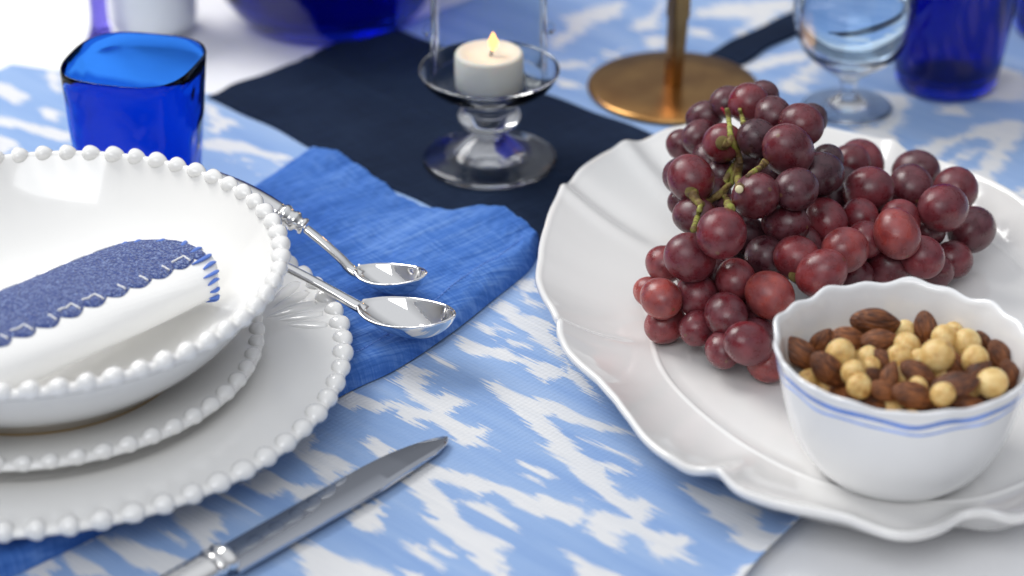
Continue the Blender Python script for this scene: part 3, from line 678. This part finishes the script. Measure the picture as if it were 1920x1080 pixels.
# ------------------------------------------------------------------ ramekin with blue lines
RC = np.array([.1652, -.1712]); RB = .0094
def ramekin():
    r = thing("ramekin", (RC[0], RC[1], RB), "small white bowl with two blue lines filled with nuts", "bowl")
    H = .0585
    out = curve_smooth([(.0315, .0), (.0335, .0012), (.0400, .0085), (.0460, .020), (.0500, .034), (.0525, .046), (.0540, .0535), (.0553, .0572)], 22)
    inn = curve_smooth([(.0530, .0578), (.0505, .050), (.0480, .038), (.0430, .022), (.0340, .011), (.015, .0075), (.0003, .0075)], 20)
    prof = [(.0003, .0015), (.0275, .0015), (.0290, 0)]+[tuple(p) for p in out]+[(.0556, .0582), (.0549, .0590), (.0540, .0588)]+[tuple(p) for p in inn]
    def rf(a, rr, z):
        f = max(0, (z-.028)/.031)
        sh = .0005*math.cos(9*a+.6)+.0003*math.sin(5*a+1)+.00045*math.cos(18*a)
        return rr+f*f*sh*1.1, z+(f**3)*sh*1.4 if z > .028 else z
    body = lathe("bowl_body", prof, m_ram, r, n=256, rfun=rf)
    for nm, z0, z1, col in (("blue_line", .0508, .0535, (.06, .18, .58)), ("thin_blue_line", .0472, .0487, (.20, .33, .70))):
        m = M(nm+"_glaze", col, .2, Coat_Weight=.5)
        L(m, ramp(m, noise(m, coords(m), 60, 3), [(.3, tuple(x*1.6+.04 for x in col)), (.6, col)]), B(m).inputs["Base Color"])
        V = []; F = []; n = 256
        oz = [p[1] for p in out]; orr = [p[0] for p in out]
        for i in range(n):
            a = 2*PI*i/n; w = .0008*math.sin(9*a+.6)+.0005*math.sin(5*a)+.0003*math.sin(14*a+2)
            for z in (z0, (z0+z1)/2, z1):
                wd_ = z+w+(.0003*math.sin(13*a+z0*900) if z != (z0+z1)/2 else 0); rr_, zz_ = rf(a, float(np.interp(wd_, oz, orr)), wd_)
                rr_ += .00022 if z == (z0+z1)/2 else -.00002
                V.append((rr_*math.cos(a), rr_*math.sin(a), zz_))
        for i in range(n):
            for t in (0, 1): F.append((i*3+t, ((i+1) % n)*3+t, ((i+1) % n)*3+t+1, i*3+t+1))
        mesh(nm, V, F, m, body)
ramekin()

# ------------------------------------------------------------------ nuts
m_alm = M("almond_skin", (.17, .055, .02), .42)
v = coords(m_alm, scale=(1.1, 8, 9)); oi = N(m_alm, "ObjectInfo")
nz = mth(m_alm, 'ADD', noise(m_alm, v, 1, 3), mth(m_alm, 'MULTIPLY', oi.outputs["Random"], .22))
L(m_alm, ramp(m_alm, nz, [(.36, (.026, .008, .004)), (.58, (.115, .033, .010)), (.86, (.36, .125, .036))]), B(m_alm).inputs["Base Color"])
bump(m_alm, noise(m_alm, v, 1.4, 4), .9, .0012)
m_haz = M("hazelnut_flesh", (.62, .42, .17), .42, Subsurface_Weight=.15, Subsurface_Scale=.002)
oi = N(m_haz, "ObjectInfo")
v = coords(m_haz); nz = mth(m_haz, 'ADD', noise(m_haz, v, 1.2, 5), mth(m_haz, 'MULTIPLY', mth(m_haz, 'SUBTRACT', oi.outputs["Random"], .5), .16))
L(m_haz, ramp(m_haz, nz, [(.28, (.40, .20, .055)), (.42, (.66, .42, .14)), (.64, (.80, .60, .27))]), B(m_haz).inputs["Base Color"])
bump(m_haz, noise(m_haz, v, 3.2, 4), .6, .0012)
def almond_fn(ch=0.):
    def f(p):
        x, y, z = p                                  # x long axis, pointed at +x
        taper = 1-.42*max(0, x)**1.6-.10*max(0, -x)**3
        rd = 1+.03*math.sin(13*math.atan2(z, y))*(1-x*x)
        return (x*1.06, y*taper*.62*rd, z*taper*.40*rd)
    return f
ALM = [ballmesh("almond", m_alm, almond_fn(), 28, 16) for _ in range(1)]
def haz_fn(seed):
    rr = random.Random(seed); dirs = [Vector((rr.uniform(-1, 1), rr.uniform(-1, 1), rr.uniform(-1, 1))).normalized() for _ in range(6)]
    def f(p):
        v_ = Vector(p); k = 1.0
        for i, d_ in enumerate(dirs): k -= .10*max(0, v_.dot(d_)-.45)**1.2*(1 if i % 2 else 1.4)
        k += .18*max(0, v_.z-.78)
        return tuple(v_*k)
    return f
HAZ = [ballmesh("hazelnut", m_haz, haz_fn(s_), 24, 16) for s_ in range(5)]
# (px, py, length px, image angle, roll, lift mm, label)
ALMONDS = [
 (1643,606,86,8,60,9,"long ridged almond lying on its edge at the back, highest almond of the heap"),
 (1649,637,62,-4,20,5,"dark almond with a pale chip, just below the long ridged almond"),
 (1592,636,64,10,30,3,"brown almond between the chipped almond and the large golden hazelnut"),
 (1539,642,56,-55,35,2,"almond standing behind the large golden hazelnut at the left"),
 (1503,664,78,36,30,1,"dark almond against the left wall of the nut bowl"),
 (1553,694,74,48,40,3,"long almond below the golden hazelnut near the bowl's front left wall"),
 (1736,618,62,82,10,7,"upright purplish almond with its point up at the back of the nuts"),
 (1658,675,50,30,30,3,"small reddish almond in the middle of the heap"),
 (1668,706,54,-70,20,4,"dark blurred almond standing near the front middle"),
 (1722,700,66,28,20,5,"dark almond with a tan spot below the largest hazelnut"),
 (1660,733,56,20,20,2,"light brown almond against the front wall, left of the middle"),
 (1714,742,78,14,30,1,"long almond lying along the front wall of the bowl"),
 (1789,724,84,-14,10,4,"broad orange brown almond at the front right"),
 (1832,698,56,-35,20,4,"almond between the broad front almond and the right hazelnuts"),
 (1854,642,52,62,50,3,"small bright brown almond standing by the right back wall"),
 (1884,670,66,62,0,4,"large grooved almond leaning at the right wall"),
 (1892,704,56,70,10,2,"dark almond in the shade below the grooved right almond"),
 (1788,684,56,62,30,1,"dark almond half hidden right of the largest hazelnut"),
 (1637,703,40,0,30,0,"small dark almond sunk between the front hazelnuts")]
HAZELS = [
 (1575,662,29,7,"large golden hazelnut at the left of the heap"),
 (1697,621,21,3,"rough pale hazelnut behind the chipped almond"),
 (1700,648,25,4,"hazelnut in front of the rough pale one, below the upright almond"),
 (1757,669,33,8,"largest creamy hazelnut in the middle of the heap"),
 (1724,672,18,5,"little hazelnut touching the largest one on its left"),
 (1769,634,25,7,"smooth hazelnut above the largest creamy one"),
 (1789,622,19,3,"hazelnut peeping from behind the smooth one at the back"),
 (1813,643,27,6,"hazelnut with a ragged top right of the smooth one"),
 (1827,674,27,7,"pale round hazelnut right of the largest one"),
 (1686,672,26,4,"dull hazelnut left of the largest one in the middle"),
 (1628,669,20,3,"small hazelnut right of the large golden one"),
 (1601,699,24,5,"hazelnut below the large golden one"),
 (1611,724,24,4,"hazelnut at the front wall, left of the front almonds"),
 (1634,686,17,2,"smallest hazelnut sunk above the front left pair"),
 (1860,718,29,6,"golden hazelnut at the right end of the front wall"),
 (1767,740,24,4,"hazelnut touching the front wall, in the middle"),
 (1720,727,21,1,"hazelnut half covered by the long front almond"),
 (1692,702,18,1,"hazelnut sunk between two dark almonds")]
def nut_z(px, py):                                   # the heap's surface: gently domed
    p = P(px, py, .054); d = math.hypot(p[0]-RC[0], p[1]-RC[1]); return .0530+.0045*(1-(d/.05)**2)
def clampin(p, r_, k=1.0):
    v_ = p[:2]-RC; d = np.hypot(*v_); R_ = float(np.interp(p[2]-RB, [.0075, .011, .022, .038, .050, .058], [.015, .034, .043, .0485, .0510, .053]))-r_*k
    if d > R_: p = p.copy(); p[:2] = RC+v_*R_/d
    return p
NUTS = []
for (px, py, ln, an, roll, lift, lab) in ALMONDS:
    p = P(px, py, nut_z(px, py)-.003+lift*.0008); hl = ln/2/FPX*proj(p)[2]*1.12
    o = bpy.data.objects.new("almond", ALM[0]); link(o); p = clampin(p, hl*.62, .75); o.location = p
    a = math.radians(an); dirv = RT*math.cos(a)-UP*math.sin(a)   # image angle, downwards positive
    foresh = FW*random.uniform(-.35, .35)
    x = Vector(dirv+foresh).normalized(); z = Vector((0, -.55, .83)); z = (z-x*z.dot(x)).normalized(); y = z.cross(x)
    mt = Matrix((x, y, z)).transposed(); o.rotation_euler = (mt @ Matrix.Rotation(math.radians(roll), 3, 'X')).to_euler()
    o.scale = (hl, hl*random.uniform(.95, 1.1), hl*random.uniform(.95, 1.15))
    tag(o, lab, "almond", "almonds in the nut bowl"); NUTS.append((np.array(o.location), hl*.55))
for k, (px, py, rr, lift, lab) in enumerate(HAZELS):
    p = P(px, py, nut_z(px, py)-.003+lift*.0008); r_ = rr/FPX*proj(p)[2]*1.06
    o = bpy.data.objects.new("hazelnut", HAZ[k % 5]); link(o); p = clampin(p, r_, .85); o.location = p
    o.rotation_euler = (random.uniform(-1, 1), random.uniform(-1, 1), random.uniform(0, 6)); o.scale = (r_,)*3
    tag(o, lab, "hazelnut", "hazelnuts in the nut bowl"); NUTS.append((p, r_))
# the layer below, glimpsed between the top nuts
lower = []
for k in range(60):
    for _ in range(40):
        a = random.uniform(0, 2*PI); d = .046*math.sqrt(random.random()); z = random.uniform(.0405, .0468)
        p = clampin(np.array([RC[0]+d*math.cos(a), RC[1]+d*math.sin(a), z]), .0085)
        if all(np.linalg.norm(p-q) > .0082 for q in lower): lower.append(p); break
    else: continue
    if k % 2: o = bpy.data.objects.new("hazelnut", HAZ[k % 5]); sc_ = random.uniform(.0056, .0066); cat = "hazelnut"
    else: o = bpy.data.objects.new("almond", ALM[0]); sc_ = random.uniform(.0085, .0105); cat = "almond"
    link(o); o.location = p; o.rotation_euler = (random.uniform(-.6, .6), random.uniform(-.6, .6), random.uniform(0, 6)); o.scale = (sc_,)*3
    tag(o, ("pale hazelnut" if cat == "hazelnut" else "dark almond")+" buried under the top layer of nuts in the bowl", cat, "nuts buried in the lower layer")

# ------------------------------------------------------------------ grapes
def make_grape_mat():
    m = M("red_grape_skin", (.12, .02, .03), .34, Subsurface_Weight=.16, Subsurface_Scale=.004, Coat_Weight=.10, Coat_Roughness=.16)
    b = B(m); b.inputs["Subsurface Radius"].default_value = (1.0, .25, .2)
    oi = N(m, "ObjectInfo"); v = coords(m)
    vv = N(m, "VectorMath"); vv.operation = 'ADD'; L(m, v, vv.inputs[0])
    cmb = N(m, "CombineXYZ"); L(m, mth(m, 'MULTIPLY', oi.outputs["Random"], 37.0), cmb.inputs[0]); L(m, mth(m, 'MULTIPLY', oi.outputs["Random"], 11.0), cmb.inputs[1])
    L(m, cmb.outputs[0], vv.inputs[1]); v = vv.outputs[0]
    n1 = noise(m, v, 1.3, 3); n2 = noise(m, v, 1.9, 5, .62); n3 = noise(m, v, 16, 4, .7)
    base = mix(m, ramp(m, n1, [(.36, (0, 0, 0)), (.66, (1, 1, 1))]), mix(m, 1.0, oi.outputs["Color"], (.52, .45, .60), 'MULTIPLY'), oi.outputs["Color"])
    dust = ramp(m, mth(m, 'ADD', mth(m, 'MULTIPLY', n2, .75), mth(m, 'MULTIPLY', n3, .25)), [(.40, (.03, .03, .03)), (.68, (.29, .29, .29))])
    c = mix(m, dust, base, (.31, .155, .185)); L(m, c, b.inputs["Base Color"])
    spk = N(m, "TexVoronoi"); L(m, v, spk.inputs["Vector"]); spk.inputs["Scale"].default_value = 9
    sx = N(m, "SeparateXYZ"); t_ = N(m, "TexCoord"); L(m, t_.outputs["Object"], sx.inputs[0])
    rad2 = mth(m, 'ADD', mth(m, 'MULTIPLY', sx.outputs[0], sx.outputs[0]), mth(m, 'MULTIPLY', sx.outputs[1], sx.outputs[1]))
    near = mth(m, 'LESS_THAN', mth(m, 'ADD', rad2, mth(m, 'MULTIPLY', n3, .012)), .014)
    scar = mth(m, 'MULTIPLY', mth(m, 'MULTIPLY', near, mth(m, 'GREATER_THAN', sx.outputs[2], 0.0)), mth(m, 'GREATER_THAN', oi.outputs["Random"], .45))
    dots = ramp(m, spk.outputs["Distance"], [(.035, (1, 1, 1)), (.06, (0, 0, 0))])
    c2 = mix(m, mth(m, 'MULTIPLY', dots, .28), c, (.55, .40, .36)); c2 = mix(m, mth(m, 'MULTIPLY', scar, .75), c2, (.16, .085, .04)); L(m, c2, b.inputs["Base Color"])
    L(m, ramp(m, n2, [(.4, (.23,)*3), (.62, (.46,)*3)]), b.inputs["Roughness"])
    bump(m, mth(m, 'ADD', n3, mth(m, 'MULTIPLY', dots, .6)), .18, .0004)
    return m
m_grape = make_grape_mat()
m_stem = M("grape_stem", (.22, .15, .05), .6)
v = coords(m_stem); L(m_stem, ramp(m_stem, noise(m_stem, v, 160, 3), [(.35, (.10, .055, .02)), (.5, (.22, .14, .045)), (.68, (.30, .32, .05))]), B(m_stem).inputs["Base Color"])
bump(m_stem, noise(m_stem, v, 900, 3), .8, .0008)
m_stemg = M("green_stem", (.22, .22, .04), .6)
L(m_stemg, ramp(m_stemg, noise(m_stemg, coords(m_stemg), 260, 3), [(.38, (.15, .10, .03)), (.55, (.25, .25, .045)), (.7, (.42, .44, .08))]), B(m_stemg).inputs["Base Color"])
m_cut = M("cut_stem_end", (.75, .68, .42), .6)
# px, py, radius px, height mm, tint 0 dark purple .. 1 light red
G = [
(1404,194,38,83,.45),(1430,180,29,78,.1),(1365,192,30,76,.1),(1321,220,30,66,.1),(1280,272,29,55,.25),(1314,256,32,60,.15),(1355,268,36,74,.5),(1420,260,36,80,.0),(1449,215,34,82,.15),
(1502,234,39,80,.3),(1521,224,30,74,.0),(1479,282,46,83,.3),(1295,335,42,66,.4),(1277,330,34,58,.15),(1492,357,39,71,.1),(1418,367,42,72,.25),(1537,327,41,66,.0),(1551,300,30,60,.0),(1353,328,30,58,.05),
(1277,380,25,46,.15),(1303,405,35,52,.2),(1352,438,46,66,.45),(1295,484,45,52,.35),(1246,495,34,34,.6),(1219,548,28,22,.9),(1247,567,37,32,.75),(1246,600,35,22,.6),(1301,556,39,35,.4),(1379,524,37,42,.55),(1360,591,39,33,.3),
(1309,612,33,23,.45),(1443,553,43,42,.8),(1403,645,40,29,.4),(1356,655,33,21,.4),(1438,682,34,21,.7),(1425,592,35,27,.3),(1494,484,41,50,.55),(1500,462,40,42,.2),(1473,419,38,56,.18),(1550,414,37,52,.45),
(1612,406,34,46,.5),(1628,357,43,50,.4),(1613,306,43,42,.45),(1590,312,38,42,.3),(1585,468,42,54,.65),(1540,512,42,48,.6),(1622,450,35,45,.45),(1682,438,42,52,.7),(1688,412,37,43,.55),(1717,320,38,34,.15),(1708,350,40,42,.2),
(1792,355,41,36,.35),(1769,390,44,47,.4),(1823,430,42,27,.15),(1787,487,35,23,.35),(1728,482,39,38,.5),(1663,500,38,33,.3),(1740,432,33,36,.3),(1757,508,31,22,.3),(1705,388,36,32,.1),(1660,400,32,34,.1),
(1578,350,38,42,.0),(1400,446,40,48,.0),(1435,478,38,42,.05),(1445,512,34,34,.0),(1600,520,34,30,.2),(1520,382,36,50,.05),(1335,372,34,50,.05),(1560,376,34,40,.0),(1470,455,30,38,.0),(1660,455,34,30,.1),(1630,490,36,30,.2),(1380,400,34,54,.05),(1450,320,34,64,.05),(1400,310,32,62,.05),(1335,520,34,32,.1),(1395,560,34,28,.1),(1400,490,36,36,.05),(1330,300,32,58,.1),(1540,460,34,36,.1),(1335,545,34,24,.2),(1345,500,34,28,.1),(1385,600,32,24,.2),(1300,520,30,24,.2),(1420,625,30,20,.2),(1320,590,28,20,.2),(1560,430,34,30,.1),(1510,500,34,28,.1)]
g = np.array(G, float); ng = len(g)
wd = np.array([proj(P(a, b, c/1000))[2] for a, b, _, c, _ in G]); rays = np.array([ray(a, b) for a, b, *_ in G])
rad = 1.07*g[:, 2]/FPX*wd; lat = np.zeros((ng, 3)); w0 = wd.copy()
for it in range(260):                                # settle the pile: no two grapes share the same room
    pos = CAM+wd[:, None]*rays+lat; mv = np.zeros(ng); ml = np.zeros((ng, 3))
    for i in range(ng):
        d = pos-pos[i]; dist = np.linalg.norm(d, axis=1); ov = .90*(rad+rad[i])-dist; ov[i] = 0
        for j in np.where(ov > 0)[0]:
            if j <= i: continue
            first, second = (i, j) if w0[i] < w0[j] else (j, i)
            mv[second] += ov[j]*.35; mv[first] -= ov[j]*.25
            l = d[j]-FW*(d[j]@FW); nl = np.linalg.norm(l)
            if nl > 1e-6: ml[j] += l/nl*ov[j]*.06; ml[i] -= l/nl*ov[j]*.06
    wd += np.clip(mv, -.002, .002); lat += ml; lat *= .985
    pos = CAM+wd[:, None]*rays+lat
    low = .0096+rad*.98-pos[:, 2]; wd -= np.clip(low, 0, 1)*1.2     # not into the plate
pos = CAM+wd[:, None]*rays+lat
gb = thing("grape_bunch", (.135, -.03, .009), "large bunch of dark red grapes lying on the scalloped serving plate", "grapes")
go = np.array(gb.location)
GM = [ballmesh("grape", m_grape, (lambda k: lambda p: (p[0]*(1+.03*k*p[2]), p[1]*(1-.02*k*p[0]), p[2]*(1.06+.03*k)))(k), 28, 18) for k in range(3)]
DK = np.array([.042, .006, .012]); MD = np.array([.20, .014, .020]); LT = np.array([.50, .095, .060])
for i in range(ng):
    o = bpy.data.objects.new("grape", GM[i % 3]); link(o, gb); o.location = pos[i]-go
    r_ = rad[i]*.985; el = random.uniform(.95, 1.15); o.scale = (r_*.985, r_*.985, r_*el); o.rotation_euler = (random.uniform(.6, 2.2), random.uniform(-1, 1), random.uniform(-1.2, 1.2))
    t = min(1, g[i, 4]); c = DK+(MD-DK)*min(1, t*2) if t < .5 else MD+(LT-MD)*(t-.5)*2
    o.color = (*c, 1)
def gz(px, py, extra=.0):                            # a point just in front of the grapes at that place
    pp = [i for i in range(ng) if math.hypot(G[i][0]-px, G[i][1]-py) < G[i][2]*1.15]
    w = min([wd[i]-rad[i]*math.sqrt(max(0., 1-(math.hypot(G[i][0]-px, G[i][1]-py)/G[i][2])**2)) for i in pp] or [1.12])
    return w-extra
def twig(name, pts, r0, r1, mat=None, par=None, e=.002, knots=True):
    ws = [gz(a, b) for a, b in pts]; wm = np.median(ws); q = np.array([at_depth(a, b, min(w, wm+.004)-e) for (a, b), w in zip(pts, ws)])-go
    c = curve_smooth(q, 6*len(pts)); n = len(c); r0 *= .72; r1 *= .72
    rr = [r0+(r1-r0)*i/(n-1)+(.0004*random.random() if knots else 0) for i in range(n)]
    return tube(name, c, rr, mat or m_stem, par or gb, 8)
main = twig("stem", [(1387,352),(1384,330),(1387,305),(1384,288),(1375,268),(1370,255)], .0026, .0018)
tip_ = twig("stem_tip", [(1370,257),(1368,240),(1366,222),(1363,203)], .0018, .0015, m_stemg, main)
twig("stem_tip", [(1363,216),(1357,207),(1352,202)], .0010, .0006, M("red_stem_tip", (.5, .02, .06), .5))
twig("stem", [(1371,262),(1362,270),(1356,268)], .0022, .0034)
twig("side_stem", [(1383,300),(1374,330),(1369,348),(1350,366),(1332,375),(1314,384)], .0014, .0019)
twig("side_stem", [(1315,385),(1305,375),(1297,360)], .0022, .0036)
twig("side_stem", [(1314,384),(1311,396),(1307,410),(1300,430)], .0016, .0018, m_stemg)
twig("side_stem", [(1358,366),(1364,378),(1368,392)], .0014, .0034)
twig("side_stem", [(1370,345),(1360,352),(1350,362),(1335,372)], .0015, .0018)
twig("side_stem", [(1383,300),(1372,318),(1362,335),(1358,346)], .0018, .0020, m_stemg)
twig("side_stem", [(1436,302),(1428,312),(1414,322),(1400,332)], .0024, .0014)
twig("side_stem", [(1454,448),(1452,470),(1443,498)], .0020, .0016, e=-.010)
twig("side_stem", [(1387,205),(1391,218),(1394,232)], .0010, .0018, m_stemg)
for (px, py, r_, mt) in [(1386,355,.0020,m_cut), (1297,360,.0034,m_stem), (1355,268,.0036,m_stem), (1490,517,.0030,m_stem)]:
    o = bpy.data.objects.new("stem_end", ballmesh("stem_end", mt, lambda p: (p[0], p[1], p[2]*.5), 12, 8)); link(o, gb)
    o.location = at_depth(px, py, gz(px, py)-(.003 if mt is m_cut else .0004))-go; o.scale = (r_,)*3; o.rotation_euler = (math.radians(62), 0, 0)

# ------------------------------------------------------------------ blue tumbler
def tumbler(label, c, R0, R1, H, mat, sq=3.2, rot=0., wall=.0022, base=.007, n=128):
    r = thing("glass_tumbler", (c[0], c[1], .0015), label, "glass"); r.rotation_euler = (0, 0, rot)
    prof = [(.0003, .0008), (R0*.8, .0004), (R0*.97, .0015), (R0, .006)]
    for i in range(1, 13): t = i/12; prof.append((R0+(R1-R0)*t**.8, .006+(H-.006)*t))
    prof += [(R1-.0004, H+.0011), (R1-wall*.5, H+.0015), (R1-wall, H+.0008)]
    for i in range(11, -1, -1): t = i/12; prof.append((R0+(R1-R0)*t**.8-wall*(1+.4*(1-t)), max(base, .006+(H-.006)*t)) if i else (R0*.85, base))
    prof += [(R0*.5, base-.0006), (.0003, base-.0006)]
    def rf(a, rr, z):
        k = (abs(math.cos(a))**sq+abs(math.sin(a))**sq)**(-1/sq); k = 1+(k-1)*(.35+.65*min(1, z/(H*.6)))
        return rr*k*(1+.012*math.sin(3*a+z*60)), z
    lathe("glass_body", prof, mat, r, n=n, rfun=rf if sq > 2 else None)
    return r
zc = P(246, 115, .088)
tumbler("cobalt blue squarish glass tumbler behind the plate stack on the left", (zc[0]+.001, zc[1]), .0275, .0340, .0865, m_blue, 3.1, math.radians(-14), wall=.0012)
zc = P(1772, 158, 0)
tumbler("dark cobalt glass tumbler at the upper right behind the grapes", (zc[0], zc[1]), .0300, .0395, .095, m_deep, 2)
zc = P(1990, 60, 0)
tumbler("deep blue glass cut by the right edge of the photo", (zc[0], zc[1]), .030, .036, .08, m_deep, 2)

def cobalt_bowl():
    c = P(618, 22, 0); r = thing("cobalt_vase", (c[0], c[1], .0005), "wide cobalt blue glass vase behind the navy mat", "vase")
    prof = [(.0003, .0008), (.038, .0004), (.046, .003), (.056, .016), (.066, .036), (.071, .060), (.070, .085), (.064, .105), (.062, .107), (.060, .105), (.066, .085), (.067, .060), (.061, .037), (.050, .018), (.040, .010), (.0003, .009)]
    lathe("glass_body", [tuple(p) for p in curve_smooth(np.array(prof)*1.22, 48)], m_deep, r, n=96)
cobalt_bowl()

# ------------------------------------------------------------------ candle holder, candle
HC = np.array([-.0122, .1345]); HZ = .0042
def candle_holder():
    r = thing("candle_holder", (HC[0], HC[1], HZ), "clear glass footed candle holder with a glass chimney on the navy mat", "candle holder")
    prof = curve_smooth([(.0345, .0), (.0362, .0012), (.0364, .0026), (.0345, .0042), (.024, .0078), (.013, .0135), (.0080, .0175), (.0085, .0195), (.0145, .0225), (.0172, .0270), (.0150, .0315), (.0095, .0335), (.0100, .0350), (.0125, .0365), (.0110, .0380), (.016, .0395), (.027, .0430), (.0345, .0485), (.0378, .0545)], 70)
    inner = curve_smooth([(.0372, .0554), (.0362, .0546), (.0325, .0500), (.024, .0452), (.012, .0432), (.0003, .0428)], 20)
    under = curve_smooth([(.0003, .0040), (.010, .0040), (.022, .0032), (.030, .0010), (.0335, .0)], 12)
    lathe("stand", [tuple(p) for p in under]+[tuple(p) for p in prof]+[tuple(p) for p in inner], m_clear, r, n=96)
    lathe("chimney", [(.0312, .0495), (.0308, .075), (.0306, .100), (.0306, .150), (.0322, .165), (.0306, .165), (.0288, .150), (.0288, .100), (.0290, .075), (.0294, .0495)], m_thin, r, n=96, close=True)
    for a in (PI*1.02, PI*.02):       # little glass lugs on the chimney
        tube("lug", [((.0305+q*.001)*math.cos(a), (.0305+q*.001)*math.sin(a), .0780-abs(q-2)*.001) for q in range(5)], [.003, .0036, .0034, .0026, .001], m_thin, r, 12)
candle_holder()
def candle():
    z = HZ+.0440; r = thing("candle", (HC[0], HC[1], z), "short lit white wax candle inside the glass chimney", "candle")
    c = [(.0003, 0), (.0172, 0), (.0182, .0010), (.0184, .010), (.0183, .0190), (.0176, .0203), (.0160, .0207), (.0140, .0195), (.006, .0185), (.0003, .0185)]
    lathe("wax_body", c, m_wax, r, n=64)
    tube("wick", [(.001, 0, .0183), (.0013, 0, .0205), (.0019, 0, .0225)], [.0007, .0006, .0004], m_wick, r, 8)
    def f(p):
        x, y, zz = p; k = .0027*(1-.55*max(0, zz))*(1-.25*max(0, -zz)); return (x*k, y*k, zz*.0048+(.0010*max(0, zz)**3))
    o = bpy.data.objects.new("flame", ballmesh("flame", m_flame, f, 16, 12)); link(o, r); o.location = (.0022, 0, .0262)
candle()
ld = bpy.data.lights.new("candle_light", 'POINT'); ld.energy = .009; ld.color = (1, .55, .22); ld.shadow_soft_size = .003
lo = bpy.data.objects.new("candle_light", ld); COL.objects.link(lo); lo.location = (HC[0]+.001, HC[1], HZ+.044+.034)

# ------------------------------------------------------------------ brass candlestick
def candlestick():
    c = P(1262, 160, .004); r = thing("brass_candlestick", (c[0], c[1], .0008), "brass candlestick with a round flat base and square stem", "candlestick")
    prof = [(.0003, 0), (.0475, 0), (.0495, .0010), (.0500, .0022), (.0495, .0034), (.0478, .0042), (.030, .0047), (.0003, .0050)]
    lathe("base", prof, m_brass, r, n=96)
    def bar(nm, z0, z1, w0, w1, tw, parent, dx0=0, dx1=0):
        V = []; F = []
        for k, (z, w, dx) in enumerate(((z0, w0, dx0), (z1, w1, dx1))):
            ch = .0012
            for (sx, sy) in ((1, -1), (1, 1), (-1, 1), (-1, -1)):
                for q in (0, 1):
                    a, b = (w, w-ch) if (q == 0) == (sx*sy < 0) else (w-ch, w)
                    a, b = (w if q == (0 if sx*sy > 0 else 1) else w-ch), (w-ch if q == (0 if sx*sy > 0 else 1) else w)
                    x, y = sx*a, sy*b; V.append((x*math.cos(tw)-y*math.sin(tw)+dx, x*math.sin(tw)+y*math.cos(tw), z))
        for i in range(8): F.append((i, (i+1) % 8, 8+(i+1) % 8, 8+i))
        F.append(tuple(range(8))); F.append(tuple(range(8, 16)))
        return fix_normals(mesh(nm, V, F, m_brass, parent, smooth=False))
    bar("stem", .0045, .046, .0043, .0048, .45, r, 0, .0015)
    bar("stem_upper", .0462, .16, .0054, .0050, .45, r, .0015, .004)
candlestick()

# ------------------------------------------------------------------ goblets at the back
def goblet(label, c, R, stem_h, Hb, mat_s, mat_b, foot=.030, water=True):
    r = thing("goblet", (c[0], c[1], .001), label, "goblet")
    base = curve_smooth([(.0003, .0012), (foot*.9, .0), (foot, .0008), (foot*.97, .0018), (foot*.5, .0040), (.0065, .0085), (.0045, stem_h*.55), (.0060, stem_h*.95), (R*.45, stem_h+.006), (R*.80, stem_h+.017), (R*.97, stem_h+.034), (R, stem_h+.055), (R*.96, stem_h+Hb)], 50)
    inn = curve_smooth([(R*.96-.0014, stem_h+Hb), (R-.0016, stem_h+.055), (R*.95-.0016, stem_h+.035), (R*.76, stem_h+.0195), (R*.4, stem_h+.0115), (.0003, stem_h+.0095)], 24)
    lathe("glass_body", [tuple(p) for p in base]+[tuple(p) for p in inn], mat_s, r, n=80)
    if water:
        w = [(.0003, stem_h+.0099), (R*.4-.0004, stem_h+.0120), (R*.76-.0006, stem_h+.0200), (R*.95-.0022, stem_h+.035), (R-.0022, stem_h+.050), (.0003, stem_h+.050)]
        lathe("water", w, m_water, r, n=64)
c = P(1588, 205, 0); goblet("clear glass goblet holding water between candlestick and blue tumbler", c, .0345, .020, .085, m_clear, m_water, foot=.025)
c = P(190, 75, 0); m_vio = glass("violet_blue_glass", (.16, .13, .62))
def thin_leg():
    r = thing("glass_candlestick", (c[0], c[1], .0003), "violet blue glass candlestick leg behind the left tumbler", "candlestick")
    lathe("glass_body", [tuple(p) for p in curve_smooth([(.0003, 0), (.0085, 0), (.0088, .0015), (.0070, .006), (.0056, .014), (.0056, .03), (.0078, .06), (.0115, .10), (.012, .14), (.0003, .141)], 40)], m_vio, r, n=48)
thin_leg()
c = P(290, 48, 0)
m_pale = M("frosted_pale_glass", (.86, .90, .94), .35, Transmission_Weight=.15)
tumbler("pale frosted glass votive behind the left tumbler", (c[0], c[1]), .0265, .0285, .07, m_pale, 2)
